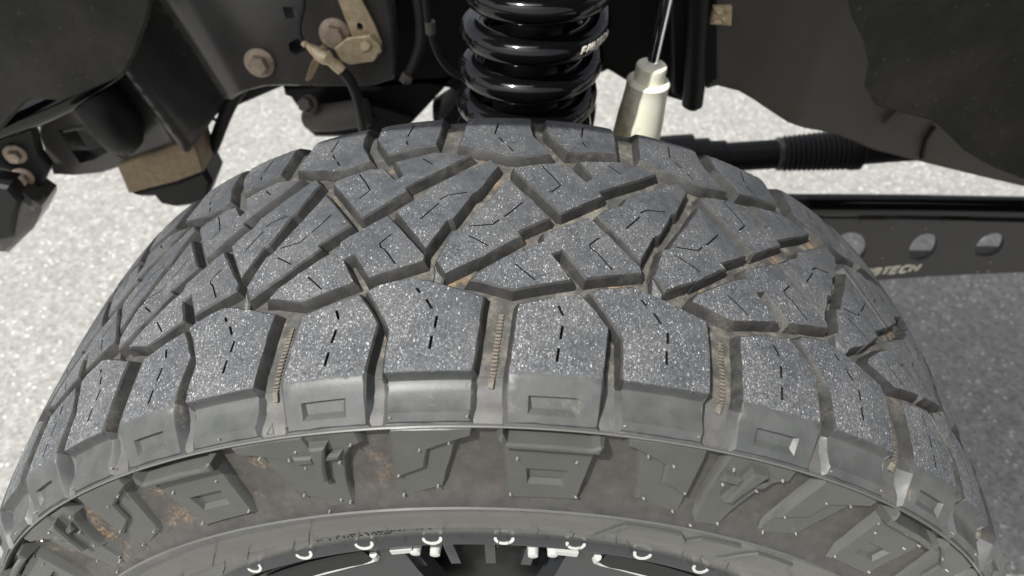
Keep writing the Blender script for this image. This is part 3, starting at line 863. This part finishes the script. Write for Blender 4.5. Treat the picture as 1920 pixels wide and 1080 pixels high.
def bolt_vf(c, ax, r, hexr, hh, washer=.004):
    """flanged hex bolt, head pointing along ax"""
    c, ax = Vector(c), Vector(ax).normalized()
    up = Vector((0, 0, 1)) if abs(ax.z) < .9 else Vector((1, 0, 0))
    N = (up - ax * up.dot(ax)).normalized(); B = ax.cross(N)
    def ring(d, rad, seg, ph=0): return [c + ax * d + (N * math.cos(2 * math.pi * k / seg + ph) + B * math.sin(2 * math.pi * k / seg + ph)) * rad for k in range(seg)]
    fl = [], []
    rings = [ring(0, r, 24), ring(washer * .6, r, 24), ring(washer, r * .88, 24), ring(washer * 1.2, hexr * .9, 24)]
    V = [v for q in rings for v in q]; F = [(i * 24 + k, i * 24 + (k + 1) % 24, (i + 1) * 24 + (k + 1) % 24, (i + 1) * 24 + k) for i in range(3) for k in range(24)]
    F.append(tuple(72 + k for k in range(24)))
    h = [ring(washer * .9, hexr, 6, .3), ring(washer + hh * .85, hexr, 6, .3), ring(washer + hh, hexr * .86, 6, .3)]
    o = len(V); V += [v for q in h for v in q]
    F += [(o + i * 6 + k, o + i * 6 + (k + 1) % 6, o + (i + 1) * 6 + (k + 1) % 6, o + (i + 1) * 6 + k) for i in range(2) for k in range(6)]
    F.append(tuple(o + 12 + k for k in range(6)))
    return V, F
def gauss(t): return math.exp(-t * t)
# ---- frame rail and shock tower, dark grey satin paint
FX = (-0.4317, 0.42, 0.3008)
def frame_relief(x, z):
    # upright rib, the dark valley beside it and a flatter flank
    k = FX[0] - (z - FX[2]) * .30
    flank = .010 * gauss((x - k - .105) / .03)
    return .030 * gauss((x - k) / .019) - .050 * gauss((x - k - .044) / .021) + flank
frame = thing("frame_rail", (-0.2991, 0.42, 0.3592), "grey painted frame rail left of the coil spring with a tan flanged bolt", "truck frame")
part_vf("frame_side", plate_vf([(-0.4672, 0.4593), (-0.1313, 0.46), (-0.1308, 0.3996), (-0.1337, 0.3461), (-0.1389, 0.3248), (-0.1651, 0.3159), (-0.2049, 0.3142), (-0.2578, 0.3146), (-0.2973, 0.3158), (-0.3236, 0.312), (-0.3448, 0.2984), (-0.3654, 0.2766), (-0.3882, 0.2541), (-0.4136, 0.2341), (-0.4679, 0.2115), (-0.5225, 0.1925), (-0.5614, 0.1786), (-0.6009, 0.1737), (-0.6315, 0.1752), (-0.619, 0.2441), (-0.5889, 0.2922), (-0.5443, 0.344)], .42, .03,
     [[(-0.5896, 0.2493), (-0.5584, 0.2528), (-0.5471, 0.243), (-0.5356, 0.2161), (-0.5619, 0.2019), (-0.5833, 0.1964)], [(-0.2543, 0.4161), (-0.2403, 0.4162), (-0.24, 0.4036), (-0.2533, 0.4023)], [(-0.2573, 0.3716), (-0.2463, 0.3783), (-0.2383, 0.3743), (-0.2397, 0.3622), (-0.251, 0.3573), (-0.2583, 0.3614)]], frame_relief, .0055), M['frame'], frame)
part_vf("frame_inner_wall", plate_vf([(-0.5626, 0.4263), (0.42, 0.4284), (0.4603, 0.3489), (0.2663, 0.2808), (0.2487, 0.2434), (0.2228, 0.2515), (0.2059, 0.2579), (0.1532, 0.2801), (0.1307, 0.2941), (0.1118, 0.283), (0.0974, 0.2638), (-0.0544, 0.2612), (-0.1117, 0.2706), (-0.1848, 0.2653), (-0.2841, 0.2776), (-0.5082, 0.18), (-0.6827, 0.1425)], .50, .02, (), None, .04), M['black'], frame)
for px in ((-0.2969, 0.418, 0.3485), (-0.1993, 0.418, 0.3861)):
    part_vf("flange_bolt", bolt_vf(px, (.05, -1, .12), .0180, .0118, .011), M['boltm'], frame)
# black capsule stands in for the dark recess between liner and rib
tb = smooth_path([(-0.5136, 0.4, 0.3342), (-0.4938, 0.39, 0.3001), (-0.4928, 0.4, 0.2423)], 8)
part_vf("dark_recess_capsule", tube(tb + [tb[-1] + (tb[-1] - tb[-2]).normalized() * .010], [.030] * (len(tb) - 6) + [.030, .029, .028, .026, .023, .018, .008], 24), M['black'], frame)
part_vf("cross_tube", tube(smooth_path([(-0.6613, 0.36, 0.2751), (-0.5794, 0.36, 0.3061), (-0.5147, 0.37, 0.3307), (-0.4596, 0.4, 0.3555)], 6), .016, 20), M['gloss'], frame)
part_vf("hole_lip", tube(smooth_path([(-0.5792, 0.416, 0.2496), (-0.5548, 0.416, 0.2539), (-0.5442, 0.416, 0.2458), (-0.5309, 0.416, 0.2198), (-0.5151, 0.416, 0.2053)], 5), .0016, 8), M['frame2'], frame)

br = thing("bumper_bracket", (-0.6271, 0.37, 0.221), "black bracket with two dusty bolts at the far left edge", "bracket")
part_vf("bracket_plate", plate_vf([(-0.6723, 0.2891), (-0.5805, 0.2875), (-0.5911, 0.2463), (-0.5877, 0.2248), (-0.6153, 0.1934), (-0.6471, 0.1696), (-0.6621, 0.1657), (-0.7018, 0.2371)], .37, .012), M['black'], br)
for px in ((-0.6195, 0.368, 0.2491), (-0.6279, 0.368, 0.2131)):
    part_vf("flange_bolt", bolt_vf(px, (.25, -1, .05), .0135, .0085, .009), M['boltm'], br)
part_vf("bracket_foot", plate_vf([(-0.6863, 0.2348), (-0.6279, 0.2169), (-0.6176, 0.1962), (-0.6078, 0.1821), (-0.6121, 0.173), (-0.6359, 0.1448), (-0.6944, 0.0988), (-0.7593, 0.1061)], .34, .05, (), None, .012, .006), M['frame'], br)
part_vf("bracket_dark_plate", plate_vf([(-0.6813, 0.2386), (-0.6252, 0.2225), (-0.6209, 0.1985), (-0.6388, 0.177), (-0.6656, 0.1355), (-0.6877, 0.1294), (-0.737, 0.1404)], .333, .03, (), None, .012, .004), M['black'], br)  # black plate proud of the foot, covering its upper left

bl = thing("spring_pad_block", (-0.468, 0.41, 0.2013), "rusty tan steel block under the frame rail above the tire's left shoulder", "steel block")
part_vf("block", plate_vf([(-0.5279, 0.1981), (-0.4082, 0.2427), (-0.4119, 0.1912), (-0.4561, 0.1727), (-0.5303, 0.1515)], .41, .05, (), None, .01, .0025), M['tanmetal'], bl)
part_vf("block_base", plate_vf([(-0.5369, 0.1493), (-0.4592, 0.1688), (-0.4121, 0.191), (-0.4094, 0.1665), (-0.4315, 0.1293), (-0.4757, 0.1209), (-0.4967, 0.1266), (-0.5009, 0.1401), (-0.5208, 0.1399)], .415, .05, (), None, .012, .006), M['black'], bl)

sb = thing("sway_bar_link", (-0.386, 0.46, 0.236), "thin black bent bar between the frame and pale ground on the left", "sway bar link")
part_vf("bar", tube(smooth_path([(-0.3302, 0.46, 0.3081), (-0.3602, 0.46, 0.2754), (-0.384, 0.46, 0.2427), (-0.4149, 0.46, 0.1941), (-0.4516, 0.46, 0.1456)], 6), .0085, 14), M['black'], sb)
part_vf("clip", tube([(-0.4076, 0.46, 0.2508), (-0.3976, 0.46, 0.2409), (-0.3855, 0.46, 0.2377)], .0022, 8), M['black'], sb)

# ---- steering joint in the shade behind the tyre
kn = thing("tie_rod_end", (-0.2413, 0.47, 0.2431), "dark greasy tie rod joint just behind the tire, left of the spring", "steering joint")
part_vf("ball_housing", tube([(-0.2767, 0.48, 0.2305), (-0.2715, 0.478, 0.2319), (-0.2421, 0.47, 0.2389), (-0.1899, 0.47, 0.2476)], [.014, .018, .019, .019], 20), M['frame2'], kn)
part_vf("nut", bolt_vf((-0.2637, 0.46, 0.2648), (-.2, -.8, .5), .013, .010, .012), M['frame2'], kn)
part_vf("arm", plate_vf([(-0.3086, 0.2662), (-0.1829, 0.2782), (-0.0674, 0.2867), (-0.078, 0.2772), (-0.1384, 0.2098), (-0.1966, 0.1843), (-0.2397, 0.202), (-0.2808, 0.2061), (-0.2807, 0.2322), (-0.2962, 0.2364), (-0.3013, 0.2498), (-0.3087, 0.253)], .50, .04, (), None, .02), M['black'], kn)
part_vf("knuckle", plate_vf([(-0.2743, 0.2168), (-0.2309, 0.2309), (-0.1846, 0.2455), (-0.1356, 0.2281), (-0.1465, 0.1967), (-0.2749, 0.1956), (-0.2833, 0.2062)], .48, .06, (), None, .02, .008), M['black'], kn)

# ---- brake hose, its zinc bracket and the thin wire
hb = thing("hose_bracket", (-0.1745, 0.4, 0.3965), "bent zinc hose bracket with a bright threaded hole, hanging from the frame", "bracket")
part_vf("strap", plate_vf([(-0.1913, 0.4525), (-0.1657, 0.4526), (-0.1601, 0.429), (-0.1508, 0.4031), (-0.1445, 0.3786), (-0.1492, 0.3625), (-0.1618, 0.3705), (-0.1782, 0.385), (-0.183, 0.4105)], .41, .003, [[(-0.1705, 0.4017), (-0.1666, 0.403), (-0.1634, 0.4005), (-0.1636, 0.3954), (-0.167, 0.3928), (-0.1704, 0.3947)]], None, .01, .0008), M['zinc'], hb)
part_vf("tab", plate_vf([(-0.1975, 0.3783), (-0.1806, 0.3907), (-0.154, 0.3947), (-0.144, 0.3838), (-0.1428, 0.3746), (-0.1481, 0.3719), (-0.1486, 0.3686), (-0.1544, 0.3625), (-0.1825, 0.3583), (-0.1916, 0.363)], .395, .004, [[(-0.1686, 0.3824), (-0.1627, 0.3889), (-0.1554, 0.3889), (-0.1527, 0.3824), (-0.1574, 0.3759), (-0.1662, 0.3745)]], lambda x, z: 0.0, .008, .0012), M['zinc'], hb)
part_vf("threaded_stud", tube([(-0.1662, 0.405, 0.3732), (-0.1645, 0.401, 0.3759), (-0.1622, 0.398, 0.3795), (-0.16, 0.392, 0.384)], [.0062, .0068, .0062, .0055], 16), M['zinc'], hb)
part_vf("lug", plate_vf([(-0.2116, 0.3835), (-0.2057, 0.3887), (-0.2029, 0.3849), (-0.2105, 0.3704), (-0.2266, 0.3459), (-0.2338, 0.3417), (-0.2357, 0.3445), (-0.2252, 0.365)], .385, .005, (), None, .01, .001), M['tanmetal'], hb)
hs = thing("brake_hose", (-0.192, 0.39, 0.3556), "rubber brake hose with a stepped zinc fitting beside the hose bracket", "brake hose")
fit = [(-0.2316, 0.392, 0.3882), (-0.2285, 0.392, 0.3856), (-0.2262, 0.392, 0.385), (-0.2221, 0.39, 0.3821), (-0.2174, 0.39, 0.3782), (-0.214, 0.389, 0.3755), (-0.2057, 0.387, 0.372), (-0.2014, 0.386, 0.3679), (-0.1948, 0.385, 0.3625), (-0.1895, 0.384, 0.3563)]
fp = []; fr = []
for a, r in zip(fit, (.0030, .0040, .0028, .0050, .0066, .0084, .0090, .0056, .0068, .0060)): fp.append(a); fr.append(r)
part_vf("fitting", tube(fp, fr, 16), M['zinc'], hs)
hp = smooth_path([(-0.1905, 0.384, 0.3577), (-0.183, 0.385, 0.3448), (-0.18, 0.39, 0.3221), (-0.1818, 0.4, 0.2892), (-0.1874, 0.42, 0.2393)], 6)
part_vf("hose", tube(hp, .0062, 16), M['rubberhose'], hs)
part_vf("wire", tube(smooth_path([(-0.2174, 0.4, 0.451), (-0.2225, 0.4, 0.4273), (-0.2307, 0.4, 0.4089), (-0.2324, 0.395, 0.3988), (-0.2305, 0.392, 0.3875)], 6), .0024, 10), M['rubberhose'], hs)

# ---- ribbed conduit and cable
cd = thing("wire_conduit", (-0.102, 0.42, 0.3868), "ribbed black wiring conduit hanging left of the coil spring", "conduit")
cp = smooth_path([(-0.1, 0.42, 0.4485), (-0.0982, 0.42, 0.4185), (-0.0983, 0.42, 0.3933), (-0.1035, 0.42, 0.3655), (-0.1182, 0.42, 0.3349)], 24)
part_vf("conduit", tube(cp, [.0058 if i % 2 else .0068 for i in range(len(cp))], 12), M['rubberhose'], cd)
part_vf("clip", tube([(-0.1291, 0.42, 0.3306), (-0.1242, 0.42, 0.3278), (-0.1167, 0.42, 0.3249)], [.006, .008, .005], 10), M['frame2'], cd)
cb = thing("brake_cable", (-0.0837, 0.4, 0.3969), "thin black cable with a clamp running down beside the ribbed conduit", "cable")
part_vf("cable", tube(smooth_path([(-0.0876, 0.4, 0.4513), (-0.0874, 0.4, 0.4217), (-0.0859, 0.4, 0.3994), (-0.0798, 0.4, 0.3709), (-0.0664, 0.41, 0.3423), (-0.0463, 0.42, 0.3253)], 6), .0038, 10), M['rubberhose'], cb)
part_vf("clamp", tube([(-0.085, 0.4, 0.4094), (-0.0849, 0.4, 0.4032), (-0.085, 0.4, 0.3956)], .0062, 10), M['frame2'], cb)

# ---- coil spring
sp0, sp1 = Vector((0.0215, 0.33, 0.3354)), Vector((0.033, 0.33, 0.4594))
ax = (sp1 - sp0).normalized(); cs = thing("coil_spring", sp0, "glossy black coil spring standing behind the tire", "coil spring")
e1 = (Vector((1, 0, 0)) - ax * ax.x).normalized(); e2 = ax.cross(e1)
RS, RW, PS = .0622, .0140, 0.0415
def coil_pt(a, r=RS): return sp0 + ax * (a / (2 * math.pi) * PS + -0.0065) + (e1 * math.cos(a) + e2 * math.sin(a)) * r
turns = 6.2
part_vf("coil", tube([coil_pt(2 * math.pi * turns * (i - 140) / 420 + 1.5 * math.pi) for i in range(561)], RW, 24), M['gloss'], cs)
part_vf("bump_stop", tube([sp0 + ax * t for t in (-.05, -.02, .05, .06, .26)], [.034, .036, .036, .030, .030], 32), M['black'], cs)
part_vf("spring_seat", tube([sp0 + ax * t for t in (-.060, -.058, -.047, -.045)], [.070, .080, .080, .068], 48), M['black'], cs)
FONT = {'F': [[(0, 0), (0, 1), (.7, 1)], [(0, .52), (.55, .52)]], 'A': [[(0, 0), (.2, 1), (.6, 1), (.8, 0)], [(.1, .38), (.7, .38)]],
        'B': [[(0, 0), (0, 1), (.6, 1), (.75, .76), (.6, .53), (0, .53)], [(.6, .53), (.78, .26), (.6, 0), (0, 0)]], 'T': [[(0, 1), (.8, 1)], [(.4, 1), (.4, 0)]],
        'E': [[(.7, 0), (0, 0), (0, 1), (.7, 1)], [(0, .52), (.55, .52)]], 'C': [[(.75, .95), (.55, 1), (.15, 1), (0, .8), (0, .2), (.15, 0), (.55, 0), (.75, .05)]],
        'H': [[(0, 0), (0, 1)], [(.75, 0), (.75, 1)], [(0, .52), (.75, .52)]]}
def letters(word, fn, size, w, gap=.28, slant=.3, h=.0006, name="lettering", parent=None):
    """raised stroke lettering, one part per letter; fn maps (advance, height, proud) to a point"""
    x = 0
    for ch in word:
        V, F = [], []
        for st in FONT[ch]:
            P = subdivide_line(st, .12); n = len(P)
            for i, q in enumerate(P):
                a, b = Vector(P[max(i - 1, 0)]), Vector(P[min(i + 1, n - 1)]); d = (b - a).normalized(); m = Vector((-d.y, d.x)) * w * .5
                for s, hh in ((1, 0), (1, h), (-1, h), (-1, 0)):
                    px, py = q[0] + m.x * s, q[1] + m.y * s
                    V.append(fn((x + px + py * slant) * size, py * size, hh))
            o = len(V) - 4 * n
            for i in range(n - 1):
                for k in range(3): F.append((o + i * 4 + k, o + i * 4 + k + 1, o + i * 4 + k + 5, o + i * 4 + k + 4))
            F += [(o, o + 1, o + 2, o + 3), tuple(o + (n - 1) * 4 + k for k in (3, 2, 1, 0))]
        part_vf(name, (V, F), M['lettering'], parent)
        x += .8 + gap
def coil_text(s, t, h):
    a = 2 * math.pi * 2 + 1.5 * math.pi + .62 + s / (RS + RW)
    c = coil_pt(a); out = (e1 * math.cos(a) + e2 * math.sin(a)); ph = R(12) + (t - .004) / RW
    return c + (out * math.cos(ph) + ax * math.sin(ph)) * (RW + .0002 + h)
letters("FABTECH", coil_text, .0058, .30, .30, .3, .0004, "coil_lettering", cs)

ah = thing("axle_housing", (-0.0043, 0.5, 0.2126), "black axle housing in deep shade under the coil spring", "axle")
part_vf("housing", tube([(-0.1007, 0.52, 0.1934), (-0.0819, 0.52, 0.1971), (0.0027, 0.52, 0.2013), (0.0908, 0.52, 0.1984), (0.1103, 0.52, 0.1931)], [.040, .050, .052, .050, .040], 28), M['black'], ah)
part_vf("spring_perch", plate_vf([(-0.0557, 0.296), (-0.0363, 0.3007), (0.0803, 0.2891), (0.096, 0.2799), (0.1056, 0.2396), (0.0988, 0.2124), (-0.0764, 0.211), (-0.0943, 0.2431)], .46, .05, (), None, .02, .006), M['black'], ah)

# ---- shock absorber
sh = thing("shock_absorber", (0.1527, 0.36, 0.334), "white plastic sleeved shock absorber with a chrome rod right of the spring", "shock absorber")
a0, a1 = Vector((0.1507, 0.36, 0.2276)), Vector((0.1673, 0.36, 0.4582))
def on(py): return a0 + (a1 - a0) * ((330 - py) / 340.0)
part_vf("rod", tube([on(120), on(-60)], .0066, 20), M['chrome'], sh)
part_vf("dust_boot", tube([on(y) for y in (330, 262, 235, 200, 172, 150, 140, 136, 134, 132)], [.0290, .0285, .0280, .0268, .0250, .0240, .0242, .0246, .0238, .0215], 36), M['boot'], sh)
part_vf("boot_collar", tube([on(y) for y in (136, 126, 118, 110, 106, 104, 104.2, 112)], [.0172, .0172, .0170, .0172, .0166, .0148, .0105, .0098], 32, False), M['boot'], sh)

# ---- frame to the right of the spring: tower post and rear-sweeping rail
rf = thing("rear_frame_rail", (0.3715, 0.45, 0.2877), "brownish dark frame rail sweeping down to the right behind the tire", "truck frame")
def rear_relief(x, z): return .030 * gauss((x - RX[0]) / .05) - .020 * gauss((x - RX2[0]) / .05)
RX, RX2 = (0.3592, 0.45, 0.3321), (0.2974, 0.45, 0.3733)
part_vf("rail_side", plate_vf([(0.2264, 0.4485), (0.4092, 0.4488), (0.4667, 0.374), (0.5488, 0.2812), (0.5963, 0.2334), (0.7503, 0.1918), (0.7856, 0.1256), (0.724, 0.1441), (0.6655, 0.1585), (0.5751, 0.1822), (0.4952, 0.2036), (0.4291, 0.2321), (0.3811, 0.2531), (0.335, 0.2719), (0.2981, 0.2842), (0.2695, 0.2917), (0.2549, 0.29)], .45, .05, (), rear_relief, .02, .004), M['frame2'], rf)
part_vf("tower_post", tube([(0.2132, 0.43, 0.445), (0.2229, 0.43, 0.3698), (0.2302, 0.43, 0.3138), (0.2322, 0.43, 0.2868), (0.2316, 0.43, 0.2822)], [.012, .012, .013, .013, .008], 24), M['black'], rf)
part_vf("post_flange", plate_vf([(0.1816, 0.4504), (0.234, 0.4505), (0.2611, 0.3126), (0.246, 0.2976), (0.2412, 0.2713), (0.2271, 0.2821), (0.2094, 0.2912)], .445, .03, (), None, .02), M['black'], rf)
part_vf("embossed_slot", tube(smooth_path([(0.5049, 0.445, 0.2715), (0.497, 0.443, 0.2617), (0.4908, 0.443, 0.2488)], 5), .0052, 12), M['frame2'], rf)
part_vf("rail_seam", tube(smooth_path([(0.5564, 0.446, 0.2456), (0.5527, 0.445, 0.2264), (0.5593, 0.446, 0.1966)], 5), .003, 10), M['black'], rf)
part_vf("rail_clip", plate_vf([(0.2334, 0.4148), (0.2551, 0.4136), (0.2584, 0.3922), (0.2338, 0.3934)], .425, .008, (), lambda x, z: .003 * math.sin(x * 500) * math.sin(z * 420), .004, .001), M['zinc'], rf)

# ---- steering damper with ribbed boot
sd = thing("steering_damper", (0.4036, 0.62, 0.0755), "black steering damper with a ribbed rubber boot over pale ground", "steering damper")
A, B = Vector((0.257, 0.62, 0.0614)), Vector((0.6559, 0.62, 0.0965))
def on2(px): return A + (B - A) * ((px - 1250) / 470.0)
part_vf("rod", tube([on2(x) for x in (1180, 1258, 1262, 1300, 1304, 1330, 1334, 1362, 1366, 1462)], [.040, .042, .042, .042, .034, .034, .029, .028, .024, .024], 24), M['black'], sd)
part_vf("clamp", tube([on2(x) for x in (1458, 1460, 1468, 1470)], [.025, .0275, .0275, .025], 24), M['frame'], sd)
nb = 27
part_vf("bellows", tube([on2(1470 + 122 * i / nb) for i in range(nb + 1)], [(.0265 + .004 * i / nb) + (.0026 if i % 2 else -.0018) for i in range(nb + 1)], 24), M['rubberhose'], sd)
part_vf("cylinder", tube([on2(x) for x in (1592, 1596, 1612, 1618, 1720, 1760)], [.031, .034, .034, .026, .025, .025], 24), M['black'], sd)

# ---- radius arm
ra = thing("radius_arm", (0.6131, 0.47, 0.0253), "black radius arm with round lightening holes and a cream printed maker's name", "suspension arm")
part_vf("arm_plate", plate_vf([(0.3417, 0.0675), (0.4377, 0.0675), (0.5971, 0.0673), (0.829, 0.0627), (0.8813, -0.0357), (0.8264, -0.0438), (0.7109, -0.0516), (0.596, -0.0657), (0.4773, -0.075), (0.3745, -0.0855)], .47, .008,
     [[(0.5088, 0.0217), (0.5106, 0.0339), (0.5186, 0.0395), (0.5283, 0.0396), (0.5406, 0.0343), (0.5513, 0.0222), (0.5579, 0.0077), (0.5601, -0.0061), (0.5565, -0.0178), (0.548, -0.025), (0.5364, -0.0205), (0.5222, -0.0078), (0.5126, 0.0071)],
      [(0.626, -0.004), (0.6232, 0.0119), (0.6245, 0.0254), (0.6303, 0.0354), (0.6403, 0.0389), (0.6513, 0.0357), (0.6603, 0.0237), (0.665, 0.0102), (0.6657, -0.0035), (0.6599, -0.014), (0.6485, -0.0189), (0.6354, -0.0155)],
      [(0.726, 0.0042), (0.7235, 0.0189), (0.7261, 0.0312), (0.7339, 0.0389), (0.744, 0.0413), (0.7546, 0.0359), (0.7622, 0.025), (0.7656, 0.0127), (0.765, 0.0002), (0.7567, -0.0069), (0.744, -0.0082), (0.7326, -0.0049)]], None, .012, .0015), M['armpaint'], ra)
part_vf("top_tube", tube([(0.3018, 0.485, 0.0796), (0.438, 0.485, 0.0801), (0.5972, 0.485, 0.0808), (0.836, 0.485, 0.0783)], .0175, 28), M['gloss'], ra)
part_vf("back_plate", plate_vf([(0.3138, 0.0556), (0.8721, 0.053), (0.947, -0.0864), (0.3422, -0.0951)], .53, .006,
     [[(0.5041, 0.0067), (0.5896, 0.0077), (0.6207, -0.0809), (0.5307, -0.0822)], [(0.6246, 0.0058), (0.7097, 0.0069), (0.7366, -0.0568), (0.6483, -0.058)], [(0.7309, 0.0071), (0.8114, 0.0081), (0.8375, -0.0457), (0.7544, -0.0468)]], None, .03), M['armpaint'], ra)
part_vf("weld_tab", plate_vf([(0.5262, 0.0682), (0.5661, 0.0676), (0.57, 0.0613), (0.5283, 0.0619)], .466, .003, (), None, .01, .0006), M['frame2'], ra)
part_vf("weld_tab", plate_vf([(0.6497, 0.0686), (0.6911, 0.068), (0.6955, 0.0618), (0.6524, 0.0623)], .466, .003, (), None, .01, .0006), M['frame2'], ra)
part_vf("lower_lip", tube([(0.5617, 0.474, -0.0628), (0.6615, 0.474, -0.0527), (0.7116, 0.474, -0.0495), (0.8816, 0.474, -0.0325)], .0042, 10), M['armpaint'], ra)
tx0, tx1 = Vector((0.5546, 0.4695, -0.0559)), Vector((0.6565, 0.4695, -0.0397))
td = (tx1 - tx0).normalized(); tu = Vector((-td.z, 0, td.x))
def arm_text(s, t, h): return tx0 + td * s + tu * t + Vector((0, -h, 0))
letters("FABTECH", arm_text, (tx1 - tx0).length / 7.55, .36, .28, .35, .0007, "arm_lettering", ra)
for px in ((0.5812, 0.4695, 0.0516), (0.5888, 0.4695, -0.0122), (0.6316, 0.4695, 0.05), (0.7605, 0.4695, -0.0192), (0.7505, 0.4695, -0.0396), (0.7665, 0.4695, -0.0393)):
    part_vf("mud_speck", tube([Vector(px), Vector(px) + Vector((0, -.0012, 0)), Vector(px) + Vector((0, -.002, 0))], [.0022, .0019, .0008], 8), M['boltm'], ra)

# ---- inner fender liners, rough dusty plastic
def liner_l(x, z): return (.020 * gauss((x - LX[0]) / .12)) + .003 * math.sin(x * 60 + z * 30)
LX = (-0.4909, 0.33, 0.4303)
l1 = thing("front_fender_liner", (-0.4625, 0.33, 0.4186), "dusty dark plastic fender liner filling the upper left corner", "fender liner")
part_vf("liner_skin", plate_vf([(-0.5447, 0.5112), (-0.3323, 0.5116), (-0.3516, 0.4647), (-0.3642, 0.4424), (-0.3847, 0.4118), (-0.407, 0.3869), (-0.4245, 0.3798), (-0.4688, 0.3659), (-0.4814, 0.3618), (-0.5172, 0.3596), (-0.5298, 0.3535), (-0.5515, 0.3369), (-0.5894, 0.3067), (-0.7032, 0.2422)], .33, .005, (), liner_l, .02, .003), M['liner'], l1)
LR = (0.4614, 0.24, 0.4591)
def liner_r(x, z): return (.012 * gauss((x - LR[0]) / .12)) + .002 * math.sin(x * 50 - z * 30)
l2 = thing("rear_fender_liner", (0.4141, 0.24, 0.4589), "dusty dark plastic fender liner filling the upper right corner", "fender liner")
part_vf("liner_skin", plate_vf([(0.2789, 0.5475), (0.4865, 0.5478), (0.6297, 0.2957), (0.5397, 0.3201), (0.4913, 0.3426), (0.4568, 0.3604), (0.4302, 0.3814), (0.4115, 0.3945), (0.3837, 0.4008), (0.3566, 0.4059), (0.3409, 0.4252), (0.336, 0.448), (0.3251, 0.4688), (0.3057, 0.4934)], .24, .005, (), liner_r, .02, .003), M['liner'], l2)

# ---- unseen panels added above the wheel, gapped for sun on the shock sleeve; they shade the inner half of the tyre and the frame
fd = thing("fender_shade_panels", (.05, .1, 1.05), "unseen black panels added over the wheel arch to cast shade", "shade panel")
for x0, x1, y0, y1 in ((-.95, -.42, -.096, .44), (-.42, .06, .105, .44), (.06, .95, -.096, .44)):
    part_vf("shade_panel", box_vf(((x0 + x1) / 2, (y0 + y1) / 2, 1.05), ((x1 - x0) / 2 - .001, 0, 0), (0, (y1 - y0) / 2, 0), (0, 0, .012)), M['gloss'], fd)
part_vf("side_shade_panel", plate_vf([(.56, .12), (1.9, .12), (1.9, 1.035), (-.95, 1.035), (-.95, .95), (.02, .95), (.18, .90), (.32, .77), (.42, .60), (.48, .44), (.52, .28)], -.088, .03, (), None, .08), M['gloss'], fd)  # unseen panel added to shade the ground on the right
